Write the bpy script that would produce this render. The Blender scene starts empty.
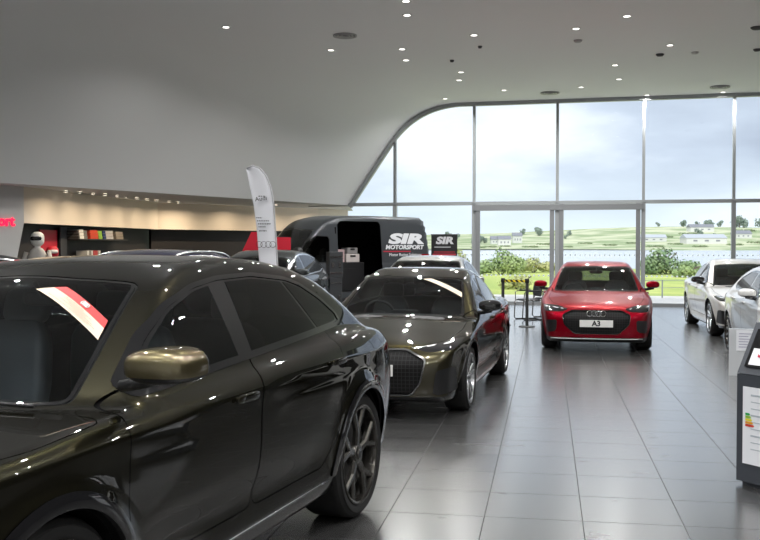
import bpy, math, random
import numpy as np
from mathutils import Vector, Matrix
SC = bpy.context.scene
COL = SC.collection
random.seed(7)
rng = np.random.default_rng(7)
PI = math.pi

# ------------------------------------------------------------------ materials
def pmat(name, col, rough=.5, metal=0., coat=0., emit=None, estr=0., spec=.5, coat_rough=.03):
    m = bpy.data.materials.new(name); m.use_nodes = True
    b = m.node_tree.nodes['Principled BSDF']
    b.inputs['Base Color'].default_value = (*col, 1)
    b.inputs['Roughness'].default_value = rough
    b.inputs['Metallic'].default_value = metal
    b.inputs['Coat Weight'].default_value = coat
    b.inputs['Coat Roughness'].default_value = coat_rough
    b.inputs['Specular IOR Level'].default_value = spec
    if emit:
        b.inputs['Emission Color'].default_value = (*emit, 1)
        b.inputs['Emission Strength'].default_value = estr
    return m

def nodes(m):
    return m.node_tree.nodes, m.node_tree.links, m.node_tree.nodes['Principled BSDF']

def noise_tint(m, scale, c1, c2, detail=4, coord='Object', vec_scale=None, lo=.35, hi=.65):
    """base colour that varies between two colours with a noise texture"""
    n, l, b = nodes(m)
    tc = n.new('ShaderNodeTexCoord'); mp = n.new('ShaderNodeMapping')
    if vec_scale: mp.inputs['Scale'].default_value = vec_scale
    no = n.new('ShaderNodeTexNoise'); no.inputs['Scale'].default_value = scale; no.inputs['Detail'].default_value = detail
    cr = n.new('ShaderNodeValToRGB')
    cr.color_ramp.elements[0].position = lo; cr.color_ramp.elements[1].position = hi
    cr.color_ramp.elements[0].color = (*c1, 1); cr.color_ramp.elements[1].color = (*c2, 1)
    l.new(tc.outputs[coord], mp.inputs['Vector']); l.new(mp.outputs[0], no.inputs['Vector'])
    l.new(no.outputs['Fac'], cr.inputs[0]); l.new(cr.outputs[0], b.inputs['Base Color'])
    return m

def glassmat(name, tint, ior=1.5, rough=.0, gloss=(1, 1, 1)):
    m = bpy.data.materials.new(name); m.use_nodes = True
    n, l = m.node_tree.nodes, m.node_tree.links
    n.clear()
    out = n.new('ShaderNodeOutputMaterial'); mx = n.new('ShaderNodeMixShader')
    tr = n.new('ShaderNodeBsdfTransparent'); tr.inputs[0].default_value = (*tint, 1)
    gl = n.new('ShaderNodeBsdfGlossy'); gl.inputs['Roughness'].default_value = rough; gl.inputs['Color'].default_value = (*gloss, 1)
    fr = n.new('ShaderNodeFresnel'); ge = n.new('ShaderNodeNewGeometry'); ma = n.new('ShaderNodeMath'); ma.operation = 'MULTIPLY_ADD'   # same reflectance from both sides of the thin pane
    ma.inputs[1].default_value = 1 / ior - ior; ma.inputs[2].default_value = ior; l.new(ge.outputs['Backfacing'], ma.inputs[0]); l.new(ma.outputs[0], fr.inputs[0])
    l.new(fr.outputs[0], mx.inputs[0]); l.new(tr.outputs[0], mx.inputs[1]); l.new(gl.outputs[0], mx.inputs[2])
    l.new(mx.outputs[0], out.inputs[0])
    return m

M = {}
def paint(name, col, rough=.36, metal=.9):
    m = pmat(name, col, rough, metal, coat=1.0, coat_rough=.02)
    m.node_tree.nodes['Principled BSDF'].inputs['Specular Tint'].default_value = (.12, .12, .12, 1)   # flakes do not flare at grazing angles
    n, l, b = nodes(m)
    tc = n.new('ShaderNodeTexCoord'); no = n.new('ShaderNodeTexNoise'); no.inputs['Scale'].default_value = 900
    bp = n.new('ShaderNodeBump'); bp.inputs['Strength'].default_value = .03; bp.inputs['Distance'].default_value = .001
    l.new(tc.outputs['Object'], no.inputs['Vector']); l.new(no.outputs['Fac'], bp.inputs['Height']); l.new(bp.outputs[0], b.inputs['Normal'])
    return m
M['olive'] = paint('olive_metallic_paint', (.026, .0242, .0145), .30)
M['olive2'] = paint('olive_metallic_paint_light', (.055, .049, .028), .30)
M['olive'].node_tree.nodes['Principled BSDF'].inputs['Coat IOR'].default_value = 1.62; M['olive2'].node_tree.nodes['Principled BSDF'].inputs['Coat IOR'].default_value = 1.55
M['gold'] = paint('olive_paint_lit', (.17, .145, .08), .30)  # same olive paint, brightened as if facing the light; mirror cap only
M['red'] = paint('red_metallic_paint', (.23, .0012, .010), .32, .5); M['red'].node_tree.nodes['Principled BSDF'].inputs['Coat Weight'].default_value = .4; M['red'].node_tree.nodes['Principled BSDF'].inputs['Specular Tint'].default_value = (.30, .01, .03, 1)
M['white'] = paint('pearl_white_paint', (.80, .80, .78), .35, .25)
M['greige'] = paint('pale_grey_paint', (.62, .61, .58), .35, .3)
M['navy'] = paint('navy_paint', (.035, .035, .085), .35, .6)
M['darkgrey'] = paint('dark_grey_paint', (.045, .05, .052), .35, .7)
M['black_paint'] = paint('black_paint', (.015, .015, .017), .3, .2)
M['silverpaint'] = paint('silver_paint', (.36, .36, .35), .35, .7)
M['vanpaint'] = pmat('van_satin_grey_paint', (.045, .05, .056), .42, .35, coat=.5, coat_rough=.12)
M['gloss_black'] = pmat('gloss_black_trim', (.008, .008, .009), .08, 0, coat=1)
M['satin_black'] = pmat('satin_black_trim', (.012, .012, .013), .38)
M['matt_black'] = pmat('matt_black_lining', (.006, .006, .0065), .85, spec=.15)
M['chrome'] = pmat('bright_metal_trim', (.78, .79, .8), .16, 1)
M['gunmetal'] = pmat('gunmetal_trim', (.20, .20, .20), .25, 1)
M['rim_dark'] = pmat('dark_bronze_rim', (.085, .08, .072), .25, .85, coat=.3)
M['rim_silver'] = pmat('machined_rim', (.42, .43, .44), .22, .95)
M['tyre'] = pmat('tyre_rubber', (.012, .012, .012), .72, spec=.3)
M['disc'] = pmat('brake_disc_steel', (.22, .22, .22), .35, 1)
M['seat'] = pmat('charcoal_leather', (.022, .023, .026), .5)
M['seat_grey'] = pmat('dark_grey_leather', (.11, .125, .14), .5)
M['dash'] = pmat('dashboard_plastic', (.012, .012, .013), .55)
M['windscreen'] = glassmat('windscreen_glass', (.58, .62, .63), 1.5)
M['sideglass'] = glassmat('side_window_glass', (.35, .38, .38), 1.5)
M['privacy'] = glassmat('privacy_glass', (.045, .05, .05), 1.5)
M['lamp_lens'] = pmat('headlamp_lens', (.02, .02, .022), .06, .1, coat=1)
M['drl'] = pmat('daytime_lamp_strip', (.75, .76, .76), .2, .1, coat=1)
M['redlens'] = pmat('tail_lamp_lens', (.22, .004, .008), .1, 0, coat=1)
M['plate'] = pmat('white_plate', (.75, .75, .73), .4)
M['ink'] = pmat('black_lettering', (.01, .01, .011), .5)
M['mirror'] = pmat('mirror_glass', (.8, .8, .82), .02, 1)
M['stk_cream'] = pmat('sticker_cream_paper', (.72, .60, .45), .55)
M['stk_red'] = pmat('sticker_red_print', (.62, .03, .03), .5)

# ------------------------------------------------------------------ object helpers
def link(o, parent=None):
    COL.objects.link(o)
    if parent is not None: o.parent = parent
    return o

def tag(o, label=None, cat=None, group=None, kind=None):
    if label: o['label'] = label
    if cat: o['category'] = cat
    if group: o['group'] = group
    if kind: o['kind'] = kind
    return o

def empty(name, loc=(0, 0, 0), rz=0., label=None, cat=None, group=None):
    o = bpy.data.objects.new(name, None); o.empty_display_size = .2
    COL.objects.link(o); o.location = loc; o.rotation_euler = (0, 0, rz)
    return tag(o, label, cat, group)

def meshobj(name, V, Fc, mats, parent=None, smooth=False, normals=None, midx=None):
    me = bpy.data.meshes.new(name)
    V = np.asarray(V, float)
    me.from_pydata([tuple(v) for v in V], [], [tuple(int(i) for i in f) for f in Fc])
    if not isinstance(mats, (list, tuple)): mats = [mats]
    for m in mats: me.materials.append(m)
    if midx is not None: me.polygons.foreach_set('material_index', np.asarray(midx, np.int32))
    if smooth or normals is not None:
        me.polygons.foreach_set('use_smooth', [True] * len(me.polygons))
    if normals is not None:
        me.normals_split_custom_set_from_vertices([tuple(n) for n in normals])
    me.update()
    o = bpy.data.objects.new(name, me)
    return link(o, parent)

class MB:
    """collects simple shapes into one mesh"""
    def __init__(s): s.V = []; s.F = []; s.m = []; s.n = 0
    def add(s, V, Fc, mi=0, mat=None):
        V = [Vector(v) for v in V]
        if mat is not None: V = [mat @ v for v in V]
        b = s.n; s.V += [tuple(v) for v in V]; s.n += len(V)
        for f in Fc: s.F.append([i + b for i in f]); s.m.append(mi)
        return s
    def box(s, c, d, mi=0, mat=None, bev=0.):
        x, y, z = c; a, b, h = d[0] / 2, d[1] / 2, d[2] / 2
        if bev <= 0:
            V = [(x + i * a, y + j * b, z + k * h) for i in (-1, 1) for j in (-1, 1) for k in (-1, 1)]
            Fc = [(0, 1, 3, 2), (4, 6, 7, 5), (0, 4, 5, 1), (2, 3, 7, 6), (0, 2, 6, 4), (1, 5, 7, 3)]
            return s.add(V, Fc, mi, mat)
        r = min(bev, a * .98, b * .98)           # rounded in plan, chamfered top and bottom
        ring = []
        for (cx, cy, a0) in ((a - r, b - r, 0), (-a + r, b - r, 90), (-a + r, -b + r, 180), (a - r, -b + r, 270)):
            for q in range(4):
                t = math.radians(a0 + q * 30); ring.append((cx, cy, math.cos(t), math.sin(t)))
        V = []; n = len(ring); e = min(r * .5, h * .9)
        for (zz, rr) in ((-h, r - e), (-h + e, r), (h - e, r), (h, r - e)):
            for (cx, cy, ct, st) in ring: V.append((x + cx + ct * rr, y + cy + st * rr, z + zz))
        Fc = [[k * n + i, k * n + (i + 1) % n, (k + 1) * n + (i + 1) % n, (k + 1) * n + i] for k in range(3) for i in range(n)]
        Fc += [list(range(n))[::-1], [3 * n + i for i in range(n)]]
        return s.add(V, Fc, mi, mat)
    def lathe(s, pr, n=32, mi=0, mat=None, axis='z', close=False):
        """pr: list of (radius, height)"""
        V = []; m = len(pr)
        for i in range(n):
            t = 2 * PI * i / n; c, q = math.cos(t), math.sin(t)
            for (r, h) in pr:
                V.append({'z': (r * c, r * q, h), 'y': (r * c, h, r * q), 'x': (h, r * c, r * q)}[axis])
        Fc = []
        for i in range(n):
            j = (i + 1) % n
            for k in range(m if close else m - 1):
                k2 = (k + 1) % m
                Fc.append((i * m + k, j * m + k, j * m + k2, i * m + k2))
        return s.add(V, Fc, mi, mat)
    def tube(s, pts, r, n=8, mi=0, mat=None, closed=False):
        pts = [Vector(p) for p in pts]; V = []; k = len(pts)
        up = None
        for i, p in enumerate(pts):
            a = pts[i - 1] if (i or closed) else p
            b = pts[(i + 1) % k] if (i < k - 1 or closed) else p
            d = (b - a).normalized()
            if up is None: up = Vector((0, 0, 1)) if abs(d.z) < .9 else Vector((1, 0, 0))
            e1 = d.cross(up)
            if e1.length < 1e-6: e1 = d.cross(Vector((0, 1, 0)))
            e1.normalize(); e2 = e1.cross(d).normalized(); up = e2
            for q in range(n):
                t = 2 * PI * q / n; V.append(p + e1 * (math.cos(t) * r) + e2 * (math.sin(t) * r))
        Fc = []
        for i in range(k if closed else k - 1):
            j = (i + 1) % k
            for q in range(n): Fc.append((i * n + q, i * n + (q + 1) % n, j * n + (q + 1) % n, j * n + q))
        if not closed: Fc += [list(range(n))[::-1], [(k - 1) * n + q for q in range(n)]]
        return s.add(V, Fc, mi, mat)
    def prism(s, poly, d0, d1, mi=0, mat=None, axis='y'):
        """poly in two axes, extruded along the third: axis y: (x,z); x: (y,z); z: (x,y)"""
        f = {'y': lambda p, d: (p[0], d, p[1]), 'x': lambda p, d: (d, p[0], p[1]), 'z': lambda p, d: (p[0], p[1], d)}[axis]
        n = len(poly)
        V = [f(p, d0) for p in poly] + [f(p, d1) for p in poly]
        Fc = [list(range(n)), [n + i for i in range(n)][::-1]] + [(i, n + i, n + (i + 1) % n, (i + 1) % n) for i in range(n)]
        return s.add(V, Fc, mi, mat)
    def sell(s, c, d, e1=.5, e2=.5, nu=20, nv=12, mi=0, mat=None, fn=None):
        """superellipsoid; e<1 boxy"""
        V = []; g = lambda v, e: math.copysign(abs(v) ** e, v)
        for j in range(nv + 1):
            p = -PI / 2 + PI * j / nv
            for i in range(nu):
                t = 2 * PI * i / nu
                v = (g(math.cos(p), e1) * g(math.cos(t), e2), g(math.cos(p), e1) * g(math.sin(t), e2), g(math.sin(p), e1))
                v = (v[0] * d[0] / 2, v[1] * d[1] / 2, v[2] * d[2] / 2)
                if fn: v = fn(*v)
                V.append((c[0] + v[0], c[1] + v[1], c[2] + v[2]))
        Fc = [(j * nu + i, j * nu + (i + 1) % nu, (j + 1) * nu + (i + 1) % nu, (j + 1) * nu + i) for j in range(nv) for i in range(nu)]
        return s.add(V, Fc, mi, mat)
    def torus(s, c, R, r, mat=None, mi=0, n=28, k=8, axis='x'):
        pts = []
        for i in range(n):
            t = 2 * PI * i / n
            q = {'x': (0, R * math.cos(t), R * math.sin(t)), 'y': (R * math.cos(t), 0, R * math.sin(t)), 'z': (R * math.cos(t), R * math.sin(t), 0)}[axis]
            pts.append((c[0] + q[0], c[1] + q[1], c[2] + q[2]))
        return s.tube(pts, r, k, mi, mat, closed=True)
    def build(s, name, mats, parent=None, smooth=False, auto=None):
        o = meshobj(name, s.V, s.F, mats, parent, smooth=smooth or auto is not None, midx=s.m)
        if auto is not None: o.data.set_sharp_from_angle(angle=math.radians(auto))
        return o

def text_mesh(body, size, extrude=.002, shear=0., bold=0., width=1.):
    """letters as a mesh in the local xz plane, facing -y, centred"""
    cu = bpy.data.curves.new('letters', 'FONT'); cu.body = body; cu.size = size; cu.extrude = extrude
    cu.shear = shear; cu.offset = bold; cu.align_x = 'CENTER'; cu.align_y = 'CENTER'; cu.resolution_u = 3
    o = bpy.data.objects.new('letters', cu); COL.objects.link(o)
    dg = bpy.context.evaluated_depsgraph_get()
    me = bpy.data.meshes.new_from_object(o.evaluated_get(dg))
    bpy.data.objects.remove(o); bpy.data.curves.remove(cu)
    me.transform(Matrix.Rotation(PI / 2, 4, 'X') @ Matrix.Diagonal((width, 1, 1, 1)))
    return me

def text(name, body, size, loc, rot, mat, parent, **k):
    me = text_mesh(body, size, **k); me.name = name; me.materials.clear(); me.materials.append(mat)
    o = bpy.data.objects.new(name, me); link(o, parent); o.location = loc; o.rotation_euler = rot
    return o

def children(o): return [c for c in COL.objects if c.parent == o]
def copy_tree(o, parent=None, matmap=None, skip=()):
    c = o.copy(); COL.objects.link(c)
    if parent is not None: c.parent = parent
    if matmap and c.type == 'MESH' and any(m in matmap for m in c.data.materials):
        c.data = c.data.copy()
        for i, m in enumerate(c.data.materials):
            if m in matmap: c.data.materials[i] = matmap[m]
    for ch in children(o):
        if ch.name.split('.')[0] not in skip: copy_tree(ch, c, matmap, skip)
    return c
LAMP_W, WASH_W, SKY, SUN_E, EXPO = 60., 14., 1.25, 4.0, 0.1
# ------------------------------------------------------------------ car bodies: one implicit surface per car, cut into panels
def smax(a, b, k):
    h = np.clip(.5 + .5 * (a - b) / k, 0, 1)
    return a * h + b * (1 - h) + k * h * (1 - h)
def smin(a, b, k): return -smax(-a, -b, k)
def sstep(t): t = np.clip(t, 0, 1); return t * t * (3 - 2 * t)

def prof(pts, sig):
    """smooth curve through control points (Gaussian-rounded polyline)"""
    p = np.array(pts, float); d = .002
    xs = np.arange(p[0, 0] - 6 * sig - .3, p[-1, 0] + 6 * sig + .3, d)
    ys = np.interp(xs, p[:, 0], p[:, 1])
    s0 = (p[1, 1] - p[0, 1]) / (p[1, 0] - p[0, 0]); s1 = (p[-1, 1] - p[-2, 1]) / (p[-1, 0] - p[-2, 0])
    ys = np.where(xs < p[0, 0], p[0, 1] + s0 * (xs - p[0, 0]), ys); ys = np.where(xs > p[-1, 0], p[-1, 1] + s1 * (xs - p[-1, 0]), ys)
    n = int(3.5 * sig / d); k = np.exp(-.5 * (np.arange(-n, n + 1) * d / sig) ** 2); k /= k.sum()
    ext = np.concatenate([ys[0] + s0 * d * np.arange(-n, 0), ys, ys[-1] + s1 * d * np.arange(1, n + 1)])
    ys = np.convolve(ext, k, 'valid')
    return lambda x: np.interp(x, xs, ys)

def sdpoly(px, pz, poly):
    """signed distance to a polygon, negative inside"""
    P = np.array(poly, float); n = len(P)
    d = np.full(px.shape, 1e9); s = np.ones(px.shape)
    j = n - 1
    for i in range(n):
        ex, ez = P[j] - P[i]; wx, wz = px - P[i, 0], pz - P[i, 1]
        t = np.clip((wx * ex + wz * ez) / (ex * ex + ez * ez), 0, 1)
        d = np.minimum(d, (wx - ex * t) ** 2 + (wz - ez * t) ** 2)
        c1 = pz >= P[i, 1]; c2 = pz < P[j, 1]; c3 = ex * wz > ez * wx
        flip = (c1 & c2 & c3) | (~c1 & ~c2 & ~c3)
        s = np.where(flip, -s, s); j = i
    return s * np.sqrt(d)

def rpoly(pts, r, n=5):
    """polygon with filleted corners; a point may carry its own radius"""
    out = []; k = len(pts)
    for i in range(k):
        p = Vector(pts[i][:2]); a = Vector(pts[i - 1][:2]); b = Vector(pts[(i + 1) % k][:2])
        rr = pts[i][2] if len(pts[i]) > 2 else r
        da, db = a - p, b - p
        t = min(rr, da.length * .45, db.length * .45)
        p0, p1 = p + da.normalized() * t, p + db.normalized() * t
        for q in range(n):
            u = q / (n - 1); out.append(tuple(p0 * (1 - u) ** 2 + p * (2 * u * (1 - u)) + p1 * u * u))
    return out

class Surf:
    def __init__(s, V, N, T): s.V, s.N, s.T = V, N, T
    def empty(s): return len(s.T) == 0
    def comp(s):
        u, inv = np.unique(s.T, return_inverse=True)
        return Surf(s.V[u], s.N[u], inv.reshape(-1, 3))
    def split(s, fn):
        """-> (where fn<0, where fn>0)"""
        if s.empty(): return s, s
        f = fn(s.V[:, 0], s.V[:, 1], s.V[:, 2]); f = np.where(np.abs(f) < 1e-6, 1e-6, f)
        ng = f < 0; t = ng[s.T]; c = t.sum(1)
        Tn, Tp = s.T[c == 3], s.T[c == 0]
        X = s.T[(c == 1) | (c == 2)]
        if len(X) == 0: return Surf(s.V, s.N, Tn).comp(), Surf(s.V, s.N, Tp).comp()
        tn = ng[X]; lone_neg = tn.sum(1) == 1
        lone = np.where(lone_neg[:, None], tn, ~tn).argmax(1)
        r = np.arange(len(X)); a, b, d = X[r, lone], X[r, (lone + 1) % 3], X[r, (lone + 2) % 3]
        E = np.concatenate([np.stack([a, b], 1), np.stack([a, d], 1)]); E = np.sort(E, 1)
        U, inv = np.unique(E, axis=0, return_inverse=True); inv = inv.reshape(-1)
        w = f[U[:, 0]] / (f[U[:, 0]] - f[U[:, 1]])
        nv = s.V[U[:, 0]] * (1 - w[:, None]) + s.V[U[:, 1]] * w[:, None]
        nn = s.N[U[:, 0]] * (1 - w[:, None]) + s.N[U[:, 1]] * w[:, None]
        nn /= np.maximum(np.linalg.norm(nn, axis=1, keepdims=True), 1e-9)
        base = len(s.V); p, q = base + inv[:len(X)], base + inv[len(X):]
        t1 = np.stack([a, p, q], 1); t2 = np.concatenate([np.stack([p, b, d], 1), np.stack([p, d, q], 1)])
        ln2 = np.concatenate([lone_neg, lone_neg])
        V = np.concatenate([s.V, nv]); N = np.concatenate([s.N, nn])
        Tn = np.concatenate([Tn, t1[lone_neg], t2[~ln2]]); Tp = np.concatenate([Tp, t1[~lone_neg], t2[ln2]])
        return Surf(V, N, Tn).comp(), Surf(V, N, Tp).comp()
    def cut(s, fn, gap=.003):
        """take a panel out with an open joint round it -> (panel, rest)"""
        i, o = s.split(lambda x, y, z: fn(x, y, z) - gap)
        i, _ = i.split(lambda x, y, z: fn(x, y, z) + gap)
        return i, o
    def off(s, d): return Surf(s.V + s.N * d, s.N, s.T)
    def shift(s, v): return Surf(s.V + np.array(v), s.N, s.T)
    def build(s, name, mat, parent):
        return meshobj(name, s.V, s.T, mat, parent, normals=s.N)
    def join(s, o):
        return Surf(np.concatenate([s.V, o.V]), np.concatenate([s.N, o.N]), np.concatenate([s.T, o.T + len(s.V)]))

class Body:
    D = dict(za=.65, k1=.07, k2=.08, k3=.035, kf=.10, kr=.10, bowf=.12, bowf4=.10, bowr=.10, bowr4=.06, crown=.05, rcrown=.07, wrapf=.35, wrapr=.25,
             tumb=.38, tcurv=.15, flare=.02, scoop=.02, scz=.48, crease=.012, crz=[(0, .9), (6, .95)], sig_roof=.09, sig_hood=.08, gplan=[(0, 0), (6, 0)], deck_k=.05)
    def __init__(s, **k):
        for a, b in {**s.D, **k}.items(): setattr(s, a, b)
        s.fhood = prof(s.hood, s.sig_hood); s.froof = prof(s.roof, s.sig_roof); s.fplan = prof(s.plan, .12); s.fsec = prof(s.sec, .05)
        s.fnose = prof(s.nose, .05); s.ftail = prof(s.tail, .05); s.fcrz = prof(s.crz, .1); s.fg = prof(s.gplan, .15)
        s.xm = (s.roof[0][0] + s.roof[-1][0]) / 2
    def F(s, x, y, z):
        a = np.abs(y)
        W = s.W - s.fplan(x) - s.fsec(z)
        for ax in (s.xf, s.xr):
            r = np.hypot(x - ax, z - s.R)
            W = W + s.flare * np.exp(-((r - s.Ra - .01) / .075) ** 2) * sstep((z - s.R + .12) / .25)
        mid = sstep((x - s.xf - s.Ra) / .35) * sstep((s.xr - s.Ra - x) / .35)
        W = W - s.scoop * np.exp(-((z - s.scz) / .10) ** 2) * mid
        dz = z - s.fcrz(x)
        W = W + s.crease * (np.maximum(0, 1 - np.abs(dz) / .10) ** 1.4) * sstep((x - s.xf + .5) / .4)
        side = a - W
        front = s.fnose(z) + s.bowf * a ** 2 + s.bowf4 * a ** 4 - x
        rear = x - (s.L - s.ftail(z) - s.bowr * a ** 2 - s.bowr4 * a ** 4)
        top = z - (s.fhood(x) - s.crown * (a / s.W) ** 2)
        bot = s.zc - z + .10 * sstep((x - s.L + .9) / .9) + .03 * sstep((.6 - x) / .6)
        low = smax(smax(side, top, s.k1), bot, .05)
        low = smax(smax(low, front, s.kf), rear, s.kr)
        w = sstep((s.xm + .5 - x) / 1.0)
        xe = x - s.wrapf * a ** 2 * w + s.wrapr * a ** 2 * (1 - w)
        sl = (s.froof(xe + .02) - s.froof(xe - .02)) / .04
        gt = (z - (s.froof(xe) - s.rcrown * a ** 2)) / np.sqrt(1 + sl * sl)
        h = np.maximum(z - s.zb, -.05)
        gs = a - (s.Wg - s.fg(x) - s.tumb * h - s.tcurv * h * np.abs(h))
        return smin(low, np.maximum(smax(gt, gs, s.k2), s.zb - .22 - z), s.k3)
    def grad(s, V, e=.006):
        g = []
        for k in range(3):
            d = np.zeros(3); d[k] = e
            A, B = V + d, V - d
            g.append(s.F(A[:, 0], A[:, 1], A[:, 2]) - s.F(B[:, 0], B[:, 1], B[:, 2]))
        g = np.stack(g, 1)
        return g / np.maximum(np.linalg.norm(g, axis=1, keepdims=True), 1e-9)
    def march(s, O, Dr, tmax, n=56):
        lo = np.zeros(len(O)); hi = np.full(len(O), tmax); found = np.zeros(len(O), bool)
        for i in range(1, n + 1):
            t = tmax * i / n; P = O + Dr * t
            f = s.F(P[:, 0], P[:, 1], P[:, 2]); new = (f > 0) & ~found
            hi[new] = t; lo[new] = tmax * (i - 1) / n; found |= new
        for _ in range(16):
            m = (lo + hi) / 2; P = O + Dr * m[:, None]
            f = s.F(P[:, 0], P[:, 1], P[:, 2]); pos = f > 0
            hi = np.where(pos, m, hi); lo = np.where(pos, lo, m)
        return O + Dr * ((lo + hi) / 2)[:, None]
    def surface(s, ns, nf, nt):
        xa, xb = s.xf - .1, s.xr + .1
        ph = np.concatenate([np.radians(np.linspace(-89, 0, nf, endpoint=False)), np.zeros(ns), np.radians(np.linspace(0, 89, nf + 1)[1:])])
        xs = np.concatenate([np.full(nf, xa), np.linspace(xa, xb, ns), np.full(nf, xb)])
        q = np.linspace(0, 2 * PI, 4001); wt = 1 + 1.8 * np.exp(-((np.abs(np.abs(np.mod(q, 2 * PI) - PI)) - PI / 2) / .45) ** 2)
        cum = np.concatenate([[0], np.cumsum((wt[1:] + wt[:-1]) / 2)]); th = np.interp(np.linspace(0, cum[-1], nt + 1)[:-1], cum, q)
        PH, TH = np.meshgrid(ph, th, indexing='ij'); XS = np.repeat(xs[:, None], nt, 1)
        Dr = np.stack([np.sin(PH), np.cos(PH) * np.sin(TH), np.cos(PH) * np.cos(TH)], -1).reshape(-1, 3)
        O = np.stack([XS, np.zeros_like(XS), np.full_like(XS, s.za)], -1).reshape(-1, 3)
        V = s.march(O, Dr, 2.2)
        nr = len(ph); I = np.arange(nr * nt).reshape(nr, nt)
        a, b = I[:-1], np.roll(I[:-1], -1, 1); c, d = np.roll(I[1:], -1, 1), I[1:]
        T = np.concatenate([np.stack([a, b, c], -1).reshape(-1, 3), np.stack([a, c, d], -1).reshape(-1, 3)])
        N = s.grad(V)
        e1 = V[T[0, 1]] - V[T[0, 0]]; e2 = V[T[0, 2]] - V[T[0, 0]]
        if np.dot(np.cross(e1, e2), N[T[0, 0]]) < 0: T = T[:, ::-1]
        return Surf(V, N, T)
    def sy(s, x, z):
        """half width of the body at (x, z)"""
        O = np.array([[x, 0., z]]); return s.march(O, np.array([[0., 1., 0.]]), 1.4)[0, 1]
    def sz(s, x, y, z0=None):
        x = np.atleast_1d(np.asarray(x, float)); y = np.atleast_1d(np.asarray(y, float))
        O = np.stack([x, y, np.full_like(x, s.za if z0 is None else z0)], 1); return s.march(O, np.tile([[0., 0., 1.]], (len(x), 1)), 2.2)[:, 2]
    def sx(s, y, z):
        O = np.array([[s.xf, y, z]]); return s.march(O, np.array([[-1., 0., 0.]]), 1.5)[0, 0]

def superwheel(R, width, rim_r, style, mat_rim):
    """wheel about the y axis, outer face at y=0 towards -y -> list of (part, MB, material)"""
    t = MB(); w = width; q = R - rim_r
    pr = [(rim_r - .01, .012), (rim_r + .004, .004), (rim_r + q * .25, -.006), (rim_r + q * .6, -.008), (R - .03, .002), (R - .010, .014), (R - .001, .035), (R, .06),
          (R, w - .06), (R - .001, w - .035), (R - .012, w - .012), (rim_r + q * .5, w + .004), (rim_r, w - .01)]
    t.lathe(pr, 56, 0, axis='y')
    for gz in (.3, .5, .7):
        t.lathe([(R + .0005, w * gz - .004), (R + .0012, w * gz), (R + .0005, w * gz + .004)], 40, 0, axis='y')
    r = MB()
    r.lathe([(rim_r + .006, .004), (rim_r + .004, -.004), (rim_r - .006, -.006), (rim_r - .018, .0), (rim_r - .024, .022), (rim_r - .03, .08), (rim_r - .05, w - .02), (rim_r, w - .01)], 56, 0, axis='y')
    hub_y = .018
    def bar(p0, p1, w0, w1, y0, y1, th=.035, mi=0):
        p0, p1 = Vector(p0), Vector(p1); d = (p1 - p0).normalized(); n = Vector((-d.y, d.x))
        V = []
        for (p, ww, yy) in ((p0, w0, y0), (p1, w1, y1)):
            for (sg, dy, k) in ((-1, .012, 1), (-.55, 0, 1), (.55, 0, 1), (1, .012, 1), (.8, th, 1), (-.8, th, 1)):
                c = p + n * (sg * ww * k); V.append((c.x, yy + dy, c.y))
        Fc = [[i, (i + 1) % 6, 6 + (i + 1) % 6, 6 + i] for i in range(6)] + [[5, 4, 3, 2, 1, 0], [6, 7, 8, 9, 10, 11]]
        r.add(V, Fc, mi)
    ro = rim_r - .02
    P = lambda ang, rad: (math.cos(ang) * rad, math.sin(ang) * rad)
    if style == 'y5':
        for k in range(5):
            a = PI / 2 + k * 2 * PI / 5
            bar(P(a, .05), P(a, ro * .52), .034, .024, hub_y, .012)
            bar(P(a, ro * .48), P(a + .27, ro), .020, .020, .012, .004)
            bar(P(a, ro * .48), P(a - .27, ro), .020, .020, .012, .004)
    elif style == 'twin5':
        for k in range(5):
            a = PI / 2 + k * 2 * PI / 5
            for sgn in (-1, 1):
                bar(P(a + sgn * .5, .05), P(a + sgn * .17, ro), .020, .026, hub_y, .004)
    else:
        for k in range(10):
            a = PI / 2 + k * PI / 5
            bar(P(a, .05), P(a + .06, ro), .018, .022, hub_y, .004)
    r.lathe([(0, hub_y - .012), (.03, hub_y - .012), (.034, hub_y - .006), (.06, hub_y - .004), (.075, hub_y + .02), (.075, .08)], 24, 0, axis='y')
    h = MB(); h.lathe([(0, hub_y - .014), (.026, hub_y - .0135), (.029, hub_y - .01)], 20, 0, axis='y')
    d = MB(); d.lathe([(.05, .075), (rim_r - .075, .075), (rim_r - .075, .10), (.05, .10)], 40, 0, axis='y')
    return [('rim', r, mat_rim), ('tyre', t, M['tyre']), ('hub_cap', h, M['satin_black']), ('brake_disc', d, M['disc'])]

def four_rings(mb, c, R, r, mat=None, axis='x', mi=0):
    for k in range(4):
        o = (k - 1.5) * R * 1.5
        p = (c[0], c[1] + o, c[2]) if axis == 'x' else (c[0] + o, c[1], c[2])
        mb.torus(p, R, r, mat, mi, 24, 6, axis)

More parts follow.
